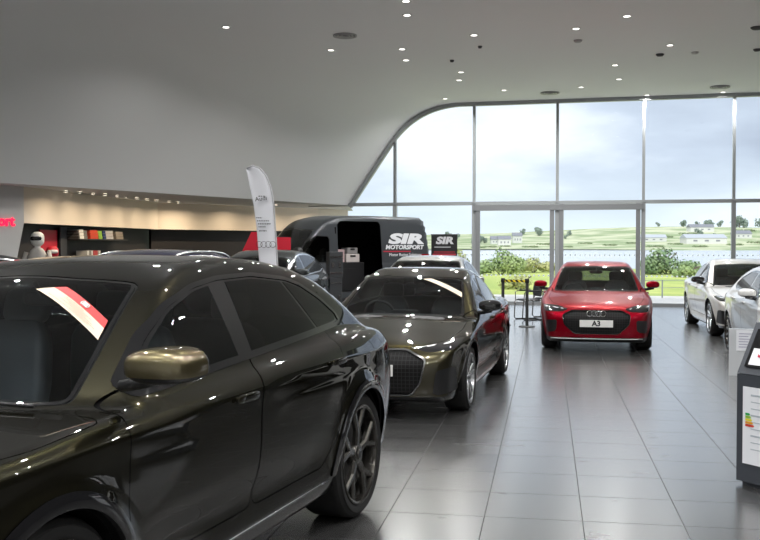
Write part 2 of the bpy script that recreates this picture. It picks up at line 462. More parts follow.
def build_car(name, B, P, res=(90, 24, 120)):
    """cut body B into its panels; P holds the outlines. x runs from the nose to the tail, -y is the car's left"""
    root = empty(name)
    S0 = B.surface(*res)
    pt = P['paint']
    ab = lambda y: np.abs(y)
    arch = lambda x, y, z: np.minimum.reduce([np.maximum(B.Ra - np.hypot(x - B.xf, z - B.R), B.Ra - np.hypot(x - B.xr, z - B.R)), ab(y) - B.W + .34])
    S, _ = S0.split(arch)
    dlo = rpoly(P['dlo'], .05)
    f_dlo = lambda x, y, z: np.maximum(sdpoly(x, z, dlo), .3 - ab(y))
    ws = rpoly(P['windscreen'] + [(p[0], -p[1]) for p in P['windscreen'][::-1]], .05)
    f_ws = lambda x, y, z: np.maximum(sdpoly(x, y, ws), B.zb - .25 - z)
    rw = rpoly(P['rear_window'] + [(p[0], -p[1]) for p in P['rear_window'][::-1]], .06)
    f_rw = lambda x, y, z: np.maximum(sdpoly(x, y, rw), B.zb - .25 - z)
    # inner lining a little under the skin so that joints read dark
    A = S
    for f in (f_dlo, f_ws, f_rw): _, A = A.split(f)
    for op in P.get('openings', []):
        po = rpoly(op, .05); _, A = A.split(lambda x, y, z: np.maximum(sdpoly(x, z, po), y + .3))
    A.off(-.022).build('body_lining', M['matt_black'], root)
    # glass
    wsS, S = S.split(f_ws); rim, S = S.split(lambda x, y, z: f_ws(x, y, z) - .012)
    wsS, fr = wsS.split(lambda x, y, z: f_ws(x, y, z) + .016)
    w = wsS.build('windscreen', M['windscreen'], root)
    fr.join(rim.off(-.004)).build('windscreen_surround', M['gloss_black'], root)
    rwS, S = S.split(f_rw)
    rwS.build('rear_window', P.get('back_glass', M['privacy']), root)
    D, S = S.split(f_dlo)
    tr, S = S.split(lambda x, y, z: f_dlo(x, y, z) - P.get('trim_w', .018))
    tl, trr = tr.off(.003).split(lambda x, y, z: y)
    tl.build('window_trim', P['trim'], root); trr.build('window_trim', P['trim'], root)
    for op in P.get('openings', []):
        po = rpoly(op, .05); _, S = S.split(lambda x, y, z: np.maximum(sdpoly(x, z, po), y + .3))
    # bonnet
    if P.get('bonnet'):
        bo = rpoly(P['bonnet'] + [(p[0], -p[1]) for p in P['bonnet'][::-1]], .06)
        b, S = S.cut(lambda x, y, z: np.maximum(sdpoly(x, y, bo), P.get('bonnet_z', .6) - z))
        b.build('bonnet', pt, root)
    # front end
    for (nm, poly, mt, sink, frame) in P.get('front', []):
        po = rpoly(poly, .03)
        sym = min(p[0] for p in poly) < -.01
        f = (lambda x, y, z: np.maximum(sdpoly(y, z, po), x - P.get('front_x', 1.0))) if sym else (lambda x, y, z: np.maximum(sdpoly(ab(y), z, po), x - P.get('front_x', 1.0)))
        g, S = S.split(f)
        if frame:
            ring, S = S.split(lambda x, y, z: f(x, y, z) - frame[0])
            if sym: ring.off(.006).build(nm + '_frame', frame[1], root)
            else:
                for h in ring.off(.004).split(lambda x, y, z: y): h.build(nm + '_frame', frame[1], root)
        if sym: g.shift((sink, 0, 0)).build(nm, mt, root)
        else:
            for h in g.shift((sink, 0, 0)).split(lambda x, y, z: y):
                o = h.build(nm, mt, root)
                if nm == 'headlight' and P.get('drl'):
                    for dp in P['drl']:
                        k, _ = h.split(lambda x, y, z: sdpoly(ab(y), z, dp))
                        if not k.empty(): k.off(.004).build('lamp_strip', M['drl'], o)
    # tail lamps
    for (nm, poly, mt) in P.get('rear', []):
        po = rpoly(poly, .02); sym = min(p[0] for p in poly) < -.01
        f = lambda x, y, z: np.maximum(sdpoly(y if sym else ab(y), z, po), B.L - P.get('rear_x', .8) - x)
        g, S = S.split(f)
        if sym: g.off(.004).build(nm, mt, root)
        else:
            for h in g.off(.004).split(lambda x, y, z: y): h.build(nm, mt, root)
    # lower cladding
    lo, S = S.split(lambda x, y, z: z - P.get('clad_z', B.zc + .08))
    lo.build('lower_cladding', P.get('clad', M['satin_black']), root)
    if P.get('arch_w'):
        ring = lambda x, y, z: np.minimum.reduce([np.maximum(B.Ra + P['arch_w'] - np.hypot(x - B.xf, z - B.R), B.Ra + P['arch_w'] - np.hypot(x - B.xr, z - B.R)), ab(y) - B.W + .4])
        S, rg = S.split(ring)
        lip = rg.off(.010)
        for q in lip.split(lambda x, y, z: x - (B.xf + B.xr) / 2):
            for h in q.split(lambda x, y, z: y): h.build('wheel_arch_trim', P.get('arch_mat', P.get('clad', M['satin_black'])), root)
    # doors with their glass
    doors = []
    for i, poly in enumerate(P['doors']):
        po = rpoly(poly, .07)
        f = lambda x, y, z: np.maximum(sdpoly(x, z, po), .35 - ab(y))
        d, S = S.cut(f)
        l, r = d.split(lambda x, y, z: y)
        nm = ('front_door', 'rear_door')[i]
        doors.append((l.build(nm, pt, root), r.build(nm, pt, root)))
    S.build('body_shell', pt, root)
    L_, R_ = D.split(lambda x, y, z: y)
    for sd, G in ((0, L_), (1, R_)):
        rest = G
        for i, (x0, x1, lean) in enumerate(P['panes']):
            f = lambda x, y, z: np.maximum(x0 + lean[0] * (z - B.zb) - x, x - x1 - lean[1] * (z - B.zb))
            g, rest = rest.split(f)
            if g.empty(): continue
            gi, edge = g.split(lambda x, y, z: f_dlo(x, y, z) + .012)
            rest = rest.join(edge)
            par = doors[min(i, len(doors) - 1)][sd] if i < 2 and doors else root
            if doors and i >= len(doors): par = root
            gi.build('side_window', M['sideglass'] if i == 0 else P.get('rear_glass', M['privacy']), par)
        if not rest.empty(): rest.off(-.002).build('window_pillar', M['gloss_black'], root)
    # mirrors and handles
    mx, mz = P['mirror']
    for sd, sg in ((0, -1), (1, 1)):
        y0 = max(B.sy(mx + .05, mz - .06), B.W - .11)
        md = P.get('mirror_d', (.20, .26, .16))
        c = (mx, sg * (y0 + P.get('mirror_gap', .03) + md[1] / 2), mz)
        def shape(x, y, z, sg=sg):
            u = (y * sg) / md[1] + .5          # 0 at the door, 1 outboard
            k = (.66 + .75 * u - .55 * u * u) if z > 0 else 1 - .25 * u * u
            return (x * (1 + .12 * u) + .05 * u, y, z * k * (1.0 if z > 0 else .8) + .012 * (1 - u))
        mb = MB(); mb.sell(c, md, .62, .62, 28, 16, fn=shape)
        par = doors[0][sd] if doors else root
        mo = mb.build('wing_mirror', M['satin_black'], par, smooth=True)
        cap = MB(); cap.sell((c[0] - .004, c[1], c[2] + .002), (md[0] + .012, md[1] + .012, md[2] + .012), .62, .62, 36, 20, fn=shape)
        keep = [f for f in cap.F if min(cap.V[i][2] for i in f) > mz - .030 and min(cap.V[i][0] for i in f) < mx + .08]
        cap.F = keep; cap.m = [0] * len(keep)
        cap.build('mirror_cap', P.get('mirror_mat', pt), mo, smooth=True)
        gb = MB(); gb.sell((c[0] + md[0] * .47, c[1], c[2]), (.03, md[1] * .82, md[2] * .72), .5, .5, 16, 8); gb.build('mirror_glass', M['mirror'], mo, smooth=True)
        st = MB(); st.tube([(mx + .07, sg * (y0 - .03), mz - .085), (mx + .05, sg * (y0 + .07), mz - .065), (mx + .03, sg * (y0 + .16), mz - .045)], .026, 10)
        st.build('mirror_stalk', M['satin_black'], mo, smooth=True)
    for i, (hx, hz) in enumerate(P.get('handles', [])):
        for sd, sg in ((0, -1), (1, 1)):
            y0 = B.sy(hx, hz)
            hb = MB(); hb.sell((hx, sg * (y0 + .016), hz), (.22, .028, .040), .5, .7, 20, 10)
            hb.sell((hx - .085, sg * (y0 + .004), hz), (.03, .03, .028), .6, .6, 10, 6); hb.sell((hx + .085, sg * (y0 + .004), hz), (.03, .03, .028), .6, .6, 10, 6)
            hb.build('door_handle', P.get('handle_mat', pt), doors[i][sd], smooth=True)
    # wheels and wheel housings
    ws_ = superwheel(B.R, P.get('tyre_w', .27), P['rim_r'], P['rim'], P['rim_mat'])
    protos = {}
    for ax in (B.xf, B.xr):
        for sg in (-1, 1):
            par = None
            for (nm, mb, mt) in ws_:
                if nm in protos:
                    o = bpy.data.objects.new('wheel' if nm == 'rim' else nm, protos[nm]); COL.objects.link(o)
                else:
                    o = mb.build('wheel' if nm == 'rim' else nm, mt, None, auto=35); protos[nm] = o.data
                if par is None:
                    o.parent = root; o.location = (ax, sg * (B.W - P.get('wheel_in', .02)), B.R); o.rotation_euler = (0, 0, 0 if sg < 0 else PI); par = o
                else: o.parent = par
            lin = MB(); n = 24; V = []; r = B.Ra + .006
            for yy in (B.W - .05, B.W - .38):
                for k in range(n + 1):
                    t = -.25 + (PI + .5) * k / n; V.append((ax + r * math.cos(t), sg * yy, max(B.zc - .02, B.R + r * math.sin(t))))
            Fc = [(k, k + 1, n + 2 + k, n + 1 + k) for k in range(n)] + [[n + 1 + k for k in range(n + 1)]]
            lin.add(V, Fc); lin.build('wheel_housing', M['matt_black'], root)
    fl = MB(); fl.box(((B.xf + B.xr) / 2, 0, B.zc + .02), (B.L - 1.0, 2 * (B.W - .39), .03)); fl.build('underbody', M['matt_black'], root)
    # cabin
    I = P.get('cabin')
    if I:
        x0, zs = I['seat_x'], I['seat_z']
        for yy in (-.37, .37):
            sb = MB()
            tilt = Matrix.Translation((x0 + .28, yy, zs)) @ Matrix.Rotation(math.radians(16), 4, 'Y')
            sb.sell((0, 0, .32), (.15, .50, .66), .45, .5, 20, 14, mat=tilt, fn=lambda x, y, z: (x - .04 * (abs(y) / .25) ** 2, y * (1 - .22 * max(0, z / .33)), z))
            sb.sell((.01, 0, .73), (.10, .27, .19), .5, .5, 16, 10, mat=tilt)
            sb.tube([(.01, -.07, .55), (.01, -.07, .7)], .008, 6, mat=tilt); sb.tube([(.01, .07, .55), (.01, .07, .7)], .008, 6, mat=tilt)
            sb.sell((x0, yy, zs - .02), (.54, .50, .20), .5, .5, 18, 10)
            sb.build('front_seat', I.get('mat', M['seat']), root, smooth=True)
        rb = MB(); bench = I.get('bench', True)
        if bench: rb.sell((x0 + 1.25, 0, zs + .25), (.2, 1.28, .7), .4, .3, 24, 10); rb.sell((x0 + 1.0, 0, zs), (.55, 1.28, .2), .4, .3, 24, 10)
        for yy in (-.4, .4) if bench else (): rb.sell((x0 + 1.32, yy, zs + .66), (.09, .25, .17), .5, .5, 14, 8)
        if bench: rb.build('rear_bench', I.get('mat', M['seat']), root, smooth=True)
        db = MB(); dx, dz = I['dash_x'], I['dash_z']
        db.sell((dx, 0, dz - .14), (.75, 1.36, .30), .5, .3, 30, 10); db.sell((dx + .22, 0, dz - .02), (.05, .34, .14), .3, .3, 14, 8)
        db.build('dashboard', M['dash'], root, smooth=True)
        sw = MB(); tm = Matrix.Translation((dx + .47, .37, dz - .03)) @ Matrix.Rotation(math.radians(-24), 4, 'Y')
        sw.torus((0, 0, 0), .18, .016, tm); sw.sell((-.01, 0, -.01), (.05, .16, .12), .6, .6, 12, 8, mat=tm)
        sw.tube([(-.005, -.17, 0), (-.01, 0, 0), (-.005, .17, 0)], .014, 6, mat=tm); sw.tube([(-.01, 0, 0), (-.005, 0, -.17)], .014, 6, mat=tm); sw.tube([(-.02, 0, 0), (-.25, 0, -.04)], .03, 8, mat=tm)
        sw.build('steering_wheel', M['dash'], root, smooth=True)
        mm = MB(); mz_ = I['dash_x'] + .62; zz = B.sz([mz_], [0.])[0] - .10
        mm.sell((mz_ + .12, 0, zz + .0), (.04, .24, .07), .5, .5, 16, 8); mm.tube([(mz_ + .11, 0, zz + .02), (mz_ + .05, 0, zz + .085)], .012, 6)
        mm.build('rear_view_mirror', M['satin_black'], root, smooth=True)
    return root

def plate(root, B, x_off, z, label_text=None, w=.52, y=0.):
    x = B.sx(y, z) - x_off
    mb = MB(); mb.box((x, y, z), (.012, w, .112), bev=.004); p = mb.build('number_plate', M['plate'], root)
    if label_text: text('plate_letters', label_text, .115, (x - .0075, y, z), (0, 0, -PI / 2), M['ink'], p, extrude=.001, bold=.004)
    return p
def place(o, x, y, ang, z=0.):
    """nose point at (x, y); ang: how far right of straight ahead the tail lies, degrees"""
    o.location = (x, y, z); o.rotation_euler = (0, 0, math.radians(90 - ang)); return o
# ------------------------------------------------------------------ the cars
grille_black = pmat('honeycomb_grille_black', (.012, .012, .013), .55, spec=.2)
def grille_pattern(m, sc=(1, 26, 26), light=(.020, .020, .021)):
    n, l, b = nodes(m)
    tc = n.new('ShaderNodeTexCoord'); mp = n.new('ShaderNodeMapping'); mp.inputs['Scale'].default_value = sc
    v = n.new('ShaderNodeTexVoronoi'); v.feature = 'DISTANCE_TO_EDGE'; v.inputs['Scale'].default_value = 1; v.inputs['Randomness'].default_value = 0
    cr = n.new('ShaderNodeValToRGB'); cr.color_ramp.elements[0].position = .05; cr.color_ramp.elements[1].position = .12
    cr.color_ramp.elements[0].color = (*light, 1); cr.color_ramp.elements[1].color = (.004, .004, .004, 1)
    l.new(tc.outputs['Object'], mp.inputs['Vector']); l.new(mp.outputs[0], v.inputs['Vector']); l.new(v.outputs['Distance'], cr.inputs[0]); l.new(cr.outputs[0], b.inputs['Base Color'])
grille_pattern(grille_black)
M['grille'] = grille_black

SUV = Body(L=4.9, W=1.0, xf=.96, xr=3.955, R=.395, Ra=.424, zc=.23, za=.68, zb=1.12, Wg=.905, tumb=.44, tcurv=.12, k2=.075,
    hood=[(0, .84), (.12, .97), (.35, 1.035), (.9, 1.07), (1.3, 1.10), (1.8, 1.12), (3.9, 1.20), (4.55, 1.19), (4.9, 1.10)],
    roof=[(1.0, .93), (1.2, 1.08), (1.95, 1.545), (2.30, 1.645), (2.8, 1.672), (3.3, 1.655), (3.7, 1.61), (4.05, 1.525), (4.35, 1.39), (4.72, 1.18), (4.85, 1.0)],
    plan=[(0, .17), (.25, .09), (.6, .03), (1.0, .01), (1.6, 0), (3.4, 0), (4.2, .01), (4.6, .05), (4.9, .13)],
    sec=[(.2, .09), (.3, .05), (.45, .035), (.6, .012), (.8, .0), (.95, .004), (1.05, .03), (1.18, .07)],
    nose=[(.2, .12), (.35, .04), (.6, 0), (.8, .01), (.95, .08), (1.1, .25)], tail=[(.25, .12), (.45, .02), (.7, .0), (.95, .03), (1.1, .10), (1.3, .3)],
    crz=[(0, .99), (1.3, .985), (3.3, 1.04), (4.9, 1.04)], crease=.014, flare=.030, scoop=.028, scz=.50, gplan=[(1.2, 0), (2.6, 0), (3.4, .01), (4.2, .05), (4.9, .12)], crown=.045, rcrown=.045)
suvP = dict(paint=M['olive'], trim=M['gloss_black'], trim_w=.022, clad=M['gloss_black'], clad_z=.36, arch_w=.055, rear_glass=M['privacy'],
    windscreen=[(1.24, .25), (1.31, .5), (1.42, .69), (2.115, .555), (2.055, .25)], rear_window=[(4.12, .3), (4.15, .5), (4.55, .60), (4.62, .3)],
    dlo=[(1.57, 1.128), (3.88, 1.235), (3.98, 1.25, .02), (3.95, 1.29, .02), (3.80, 1.385), (3.59, 1.475), (3.41, 1.517), (2.99, 1.553), (2.6, 1.545), (2.33, 1.515), (2.06, 1.44), (1.85, 1.325)],
    panes=[(-1, 2.49, (0, 0)), (2.635, 3.62, (.1, -.75)), (3.655, 9, (-.75, 0))],
    doors=[[(1.355, .44), (2.48, .44), (2.495, .9), (2.60, 1.21), (1.60, 1.15), (1.40, 1.06)], [(2.487, .44), (3.36, .44), (3.50, .60), (3.60, .9), (3.68, 1.225), (2.607, 1.21), (2.502, .9)]],
    bonnet=[(.14, .3), (.18, .55), (.42, .84), (.9, .925), (1.32, .92), (1.33, .80), (1.25, .5), (1.18, .2)], bonnet_z=.9,
    front=[('grille', [(-.50, .92), (.50, .92), (.62, .78), (.55, .45), (-.55, .45), (-.62, .78)], M['grille'], .02, (.02, M['gloss_black'])),
           ('headlight', [(.66, .86), (.90, .84), (.97, .93), (.72, .95)], M['lamp_lens'], 0, None),
           ('air_intake', [(.66, .70), (.88, .66), (.86, .36), (.68, .40)], M['grille'], .015, None)],
    rear=[('tail_lamp', [(-.90, .93), (.90, .93), (.90, 1.03), (-.90, 1.03)], M['redlens']), ('rear_grille', [(-.75, .34), (.75, .34), (.78, .52), (-.78, .52)], M['gloss_black'])],
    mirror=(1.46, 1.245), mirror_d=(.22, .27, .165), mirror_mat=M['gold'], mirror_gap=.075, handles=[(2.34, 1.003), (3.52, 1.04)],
    rim='y5', rim_r=.31, rim_mat=M['rim_dark'], tyre_w=.295, wheel_in=.03, cabin=dict(seat_x=1.98, seat_z=.70, dash_x=1.40, dash_z=1.05, mat=M['seat_grey']))
suvP['drl'] = [[(.70, .925), (.95, .91), (.95, .925), (.72, .94)]]

SEDAN = Body(L=4.86, W=.93, xf=.90, xr=3.80, R=.34, Ra=.375, zc=.15, za=.52, zb=.97, Wg=.845, tumb=.50, tcurv=.15,
    hood=[(0, .60), (.08, .69), (.3, .765), (.8, .855), (1.3, .935), (1.8, .96), (3.9, 1.0), (4.6, 1.03), (4.86, 1.0)],
    rcrown=.05, roof=[(1.20, .84), (1.40, .955), (2.12, 1.33), (2.5, 1.435), (2.8, 1.458), (3.3, 1.415), (3.8, 1.275), (4.45, 1.03), (4.65, .9)],
    plan=[(0, .17), (.25, .08), (.6, .025), (1.0, .0), (3.5, 0), (4.2, .02), (4.6, .06), (4.86, .13)],
    sec=[(.12, .09), (.22, .05), (.4, .03), (.55, .01), (.72, .0), (.85, .008), (.92, .03), (1.0, .07)],
    nose=[(.12, .10), (.28, .02), (.5, 0), (.62, .01), (.72, .07), (.85, .2)], tail=[(.2, .12), (.4, .03), (.65, .0), (.9, .03), (1.02, .06), (1.2, .3)],
    crz=[(0, .80), (1.2, .81), (3.6, .90), (4.8, .92)], crease=.014, flare=.022, scoop=.028, scz=.38, wrapf=.30, gplan=[(1.2, 0), (2.8, 0), (3.6, .04), (4.4, .14), (4.8, .2)])
def sedanP(pt, trim):
    return dict(paint=pt, trim=trim, clad=M['gloss_black'], clad_z=.235, rear_glass=M['privacy'],
    windscreen=[(1.37, .25), (1.43, .48), (1.57, .715), (2.27, .585), (2.20, .28)], rear_window=[(3.62, .28), (3.66, .47), (4.25, .58), (4.38, .28)],
    dlo=[(1.76, .985), (3.78, 1.035), (4.02, 1.075), (3.78, 1.185), (3.35, 1.30), (2.95, 1.34), (2.62, 1.33), (2.32, 1.26)],
    panes=[(-1, 2.56, (0, 0)), (2.65, 3.50, (0, -.2)), (3.53, 9, (-.2, 0))],
    doors=[[(1.40, .34), (2.60, .34), (2.605, 1.02), (1.72, .99), (1.46, .90)], [(2.61, .34), (3.30, .34), (3.43, .52), (3.55, .8), (3.60, 1.03), (2.615, 1.02)]],
    bonnet=[(.16, .3), (.22, .55), (.45, .74), (.9, .82), (1.40, .80), (1.36, .5), (1.30, .2)], bonnet_z=.55,
    front=[('grille', [(-.40, .685), (.40, .685), (.59, .60), (.54, .38), (.45, .262), (-.45, .262), (-.54, .38), (-.59, .60)], M['grille'], .02, (.016, M['gunmetal'])),
           ('headlight', [(.40, .718), (.60, .672), (.84, .69), (.90, .785), (.72, .77)], M['lamp_lens'], 0, None),
           ('air_intake', [(.70, .50), (.85, .53), (.85, .27), (.66, .25)], M['satin_black'], .012, None)],
    drl=[[(.50, .704), (.86, .752), (.86, .766), (.50, .716)]],
    rear=[('tail_lamp', [(-.86, .80), (.86, .80), (.86, .90), (-.86, .90)], M['redlens']), ('rear_valance', [(-.72, .24), (.72, .24), (.75, .40), (-.75, .40)], M['gloss_black'])],
    mirror=(1.76, 1.03), mirror_d=(.18, .24, .145), mirror_mat=M['gloss_black'], handles=[(2.42, .87), (3.42, .90)], rim='twin5', rim_r=.262, rim_mat=M['rim_silver'], tyre_w=.25,
    cabin=dict(seat_x=2.20, seat_z=.46, dash_x=1.55, dash_z=.93))

HATCH = Body(L=4.34, W=.908, xf=.88, xr=3.516, R=.325, Ra=.358, zc=.14, za=.52, zb=.97, Wg=.825, tumb=.50, tcurv=.15,
    hood=[(0, .61), (.08, .70), (.3, .79), (.8, .885), (1.2, .95), (1.7, .97), (3.6, 1.01), (4.0, 1.02), (4.34, .96)],
    rcrown=.05, roof=[(1.04, .82), (1.24, .945), (1.93, 1.33), (2.28, 1.415), (2.6, 1.437), (3.2, 1.405), (3.65, 1.30), (4.1, 1.03), (4.25, .85)],
    plan=[(0, .17), (.25, .08), (.6, .025), (1.0, .0), (3.2, 0), (3.8, .02), (4.1, .06), (4.34, .13)],
    sec=[(.12, .09), (.22, .05), (.4, .03), (.55, .01), (.72, .0), (.85, .008), (.92, .03), (1.0, .07)],
    nose=[(.12, .10), (.28, .02), (.5, 0), (.62, .01), (.72, .07), (.85, .2)], tail=[(.2, .12), (.4, .03), (.65, .0), (.9, .02), (1.02, .05), (1.3, .22)],
    crz=[(0, .80), (1.2, .81), (3.2, .89), (4.3, .90)], crease=.014, flare=.022, scoop=.025, scz=.38, wrapf=.30)
hatchP = dict(paint=M['red'], trim=M['gloss_black'], clad=M['satin_black'], clad_z=.245, rear_glass=M['privacy'],
    windscreen=[(1.21, .25), (1.27, .48), (1.42, .71), (2.14, .58), (2.03, .28)], rear_window=[(3.72, .28), (3.74, .46), (4.02, .52), (4.08, .28)],
    dlo=[(1.60, .985), (3.35, 1.035), (3.55, 1.09), (3.35, 1.21), (3.0, 1.30), (2.7, 1.325), (2.42, 1.31), (2.14, 1.235)],
    panes=[(-1, 2.42, (0, 0)), (2.51, 3.20, (0, -.2)), (3.23, 9, (-.2, 0))],
    doors=[[(1.28, .33), (2.46, .33), (2.465, 1.02), (1.56, .99), (1.34, .90)], [(2.47, .33), (3.02, .33), (3.13, .5), (3.24, .8), (3.28, 1.03), (2.475, 1.02)]],
    bonnet=[(.15, .3), (.20, .52), (.42, .70), (.8, .78), (1.24, .76), (1.20, .5), (1.14, .2)], bonnet_z=.55,
    front=[('grille', [(-.38, .672), (.38, .672), (.525, .605), (.50, .46), (.34, .315), (-.34, .315), (-.50, .46), (-.525, .605)], M['grille'], .02, (.012, M['gloss_black'])),
           ('headlight', [(.43, .70), (.54, .658), (.82, .655), (.86, .765), (.62, .755)], M['lamp_lens'], 0, None),
           ('air_intake', [(.62, .53), (.80, .52), (.80, .31), (.63, .34)], M['satin_black'], .012, None)],
    drl=[[(.50, .695), (.83, .735), (.83, .748), (.50, .707)]],
    rear=[('tail_lamp', [(.42, .80), (.86, .80), (.86, .93), (.42, .91)], M['redlens'])],
    back_glass=M['sideglass'], mirror=(1.66, 1.03), mirror_d=(.17, .22, .14), handles=[(2.28, .87), (3.12, .90)], rim='multi', rim_r=.25, rim_mat=M['rim_dark'], tyre_w=.235,
    cabin=dict(seat_x=2.0, seat_z=.46, dash_x=1.40, dash_z=.93))

CROSS = Body(L=4.62, W=.94, xf=.88, xr=3.69, R=.36, Ra=.397, zc=.20, za=.62, zb=1.10, Wg=.855, tumb=.42, tcurv=.12,
    hood=[(0, .80), (.1, .92), (.35, 1.0), (.9, 1.05), (1.25, 1.08), (1.7, 1.10), (3.7, 1.15), (4.3, 1.15), (4.62, 1.08)],
    roof=[(.95, .92), (1.15, 1.06), (1.85, 1.52), (2.2, 1.62), (2.6, 1.645), (3.3, 1.62), (3.8, 1.55), (4.2, 1.35), (4.45, 1.12), (4.6, .95)],
    plan=[(0, .17), (.25, .09), (.6, .03), (1.0, .0), (3.2, 0), (3.9, .01), (4.3, .05), (4.62, .13)],
    sec=[(.18, .09), (.28, .05), (.42, .035), (.58, .012), (.78, .0), (.93, .004), (1.03, .03), (1.15, .07)],
    nose=[(.2, .12), (.35, .04), (.6, 0), (.8, .01), (.92, .08), (1.05, .25)], tail=[(.25, .12), (.45, .02), (.7, .0), (.95, .03), (1.1, .10), (1.3, .25)],
    crz=[(0, .96), (1.3, .96), (3.3, 1.0), (4.6, 1.0)], crease=.014, flare=.025, scoop=.025, scz=.48)
crossP = dict(suvP, mirror_gap=.03, paint=M['navy'], trim=M['chrome'], clad=M['satin_black'], clad_z=.30, arch_w=0,
    windscreen=[(1.09, .25), (1.16, .5), (1.30, .71), (1.95, .57), (1.84, .3)], rear_window=[(3.98, .3), (4.0, .5), (4.3, .58), (4.36, .3)],
    dlo=[(1.40, 1.11), (3.6, 1.19), (3.95, 1.25), (3.75, 1.42), (3.3, 1.51), (2.9, 1.535), (2.5, 1.53), (2.2, 1.49), (1.93, 1.41)],
    panes=[(-1, 2.36, (0, 0)), (2.46, 3.30, (0, 0)), (3.34, 9, (0, 0))],
    doors=[[(1.24, .40), (2.40, .40), (2.41, 1.17), (1.42, 1.12), (1.30, .95)], [(2.415, .40), (3.10, .40), (3.23, .58), (3.36, .9), (3.40, 1.19), (2.42, 1.17)]],
    bonnet=[(.12, .3), (.16, .52), (.42, .75), (.85, .80), (1.17, .77), (1.1, .5), (1.04, .2)],
    front=[('grille', [(-.48, .88), (.48, .88), (.58, .74), (.50, .42), (-.50, .42), (-.58, .74)], M['grille'], .02, (.02, M['gunmetal'])),
           ('headlight', [(.60, .80), (.84, .78), (.91, .88), (.66, .90)], M['lamp_lens'], 0, None),
           ('air_intake', [(.62, .62), (.82, .60), (.80, .36), (.64, .38)], M['gloss_black'], .012, None)],
    drl=[[(.64, .875), (.89, .86), (.89, .875), (.66, .89)]],
    rear=[('tail_lamp', [(.40, .90), (.86, .90), (.86, 1.03), (.40, 1.02)], M['redlens'])],
    mirror=(1.45, 1.20), mirror_d=(.19, .24, .15), mirror_mat=M['navy'], handles=[(2.22, .99), (3.18, 1.02)], rim='twin5', rim_r=.27, rim_mat=M['rim_silver'], tyre_w=.25,
    cabin=dict(seat_x=1.95, seat_z=.66, dash_x=1.38, dash_z=1.03))

def shark_fin(root, B, x, mat):
    z = B.sz([x], [0.])[0]
    mb = MB(); mb.sell((x, 0, z + .015), (.17, .035, .07), .7, .9, 16, 10, fn=lambda a, b, c: (a + .5 * c, b, c)); return mb.build('roof_antenna', mat, root, smooth=True)

def rings_on(root, B, z, R, name='ring_emblem', dx=.0, r=None):
    x = B.sx(0, z) - .002 + dx
    mb = MB(); four_rings(mb, (x, 0, z), R, r or R * .13); return mb.build(name, M['chrome'], root, smooth=True)

def windscreen_sticker(root, B, quad, nm='windscreen_sticker', stripe=.38, rings=True, lab=None):
    """paper strip on the glass; quad: plan points (x, y) of its corners: u along the long side, v across"""
    q = np.array(quad, float)
    def at(u, v, off=.006):
        p = q[0] * (1 - u) * (1 - v) + q[1] * u * (1 - v) + q[2] * u * v + q[3] * (1 - u) * v
        z = B.sz([p[0]], [p[1]])[0]; n = B.grad(np.array([[p[0], p[1], z]]))[0]
        return np.array([p[0], p[1], z]) + n * off
    nu, nv = 16, 10; V = []; Fc = []; mi = []
    for i in range(nu + 1):
        for j in range(nv + 1): V.append(at(i / nu, j / nv))
    for i in range(nu):
        for j in range(nv):
            Fc.append((i * (nv + 1) + j, (i + 1) * (nv + 1) + j, (i + 1) * (nv + 1) + j + 1, i * (nv + 1) + j + 1))
            v = (j + .5) / nv
            mi.append(1 if (v > 1 - stripe and .03 < (i + .5) / nu < .97 and v < .97) else 0)
    o = meshobj(nm, V, Fc, [M['stk_cream'], M['stk_red']], root, smooth=True, midx=mi)
    if lab: o['label'] = lab
    if rings:
        mb = MB(); lu = np.linalg.norm(at(1, .5) - at(0, .5)); lv = np.linalg.norm(at(.5, 1) - at(.5, 0))
        for k in range(4):
            pts = []
            for s in range(20):
                t = 2 * PI * s / 20; R = lv * .095
                pts.append(at(.56 + ((k - 1.5) * R * 1.5 + R * math.cos(t)) / lu, 1 - stripe / 2 + R * math.sin(t) / lv, .009))
            mb.tube(pts, .0035, 5, closed=True)
        mb.build('ring_emblem', M['plate'], o)
        tb = MB()
        for (v, u0, u1) in ((.50, .30, .62), (.42, .30, .80), (.35, .42, .70), (.28, .30, .85), (.2, .5, .9), (.13, .15, .8)):
            u = u0
            while u < u1:
                w = rng.uniform(.02, .06)
                tb.add([at(u, v, .008), at(u + w, v, .008), at(u + w, v + .028, .008), at(u, v + .028, .008)], [(0, 1, 2, 3)]); u += w + .014
        tb.build('small_print', pmat('grey_print', (.30, .22, .2), .6), o)
    return o

suv = build_car('luxury_suv', SUV, suvP, (150, 40, 184))
tag(suv, 'large dark olive SUV with a gold-lit mirror cap, nearest the camera on the left', 'car', 'cars facing the camera')
shark_fin(suv, SUV, 3.85, M['olive']); rings_on(suv, SUV, .82, .075); plate(suv, SUV, .006, .60)
windscreen_sticker(suv, SUV, SUV_STICKER if 'SUV_STICKER' in globals() else [(1.922, -.131), (1.731, -.605), (1.837, -.581), (1.966, -.268)], lab='red and cream paper strip with four white rings')
wb = MB()
for (x0, y0, x1, y1) in ((1.19, .05, 1.30, -.62), (1.17, .60, 1.20, -.02)):
    pts = [(x0 + (x1 - x0) * t, y0 + (y1 - y0) * t, SUV.sz([x0 + (x1 - x0) * t], [y0 + (y1 - y0) * t])[0] + .02) for t in np.linspace(0, 1, 10)]
    wb.tube(pts, .009, 6)
wb.build('windscreen_wiper', M['satin_black'], suv, smooth=True)
for sg in (-1, 1):
    q = MB(); q.tube([(x, sg * (SUV.sy(x, .335) + .004), .335 + .01 * t) for t, x in zip(np.linspace(0, 1, 20), np.linspace(1.46, 3.44, 20))], .008, 6); q.build('sill_strip', M['chrome'], suv, smooth=True)
place(suv, -2.35, 2.66, 19.4)

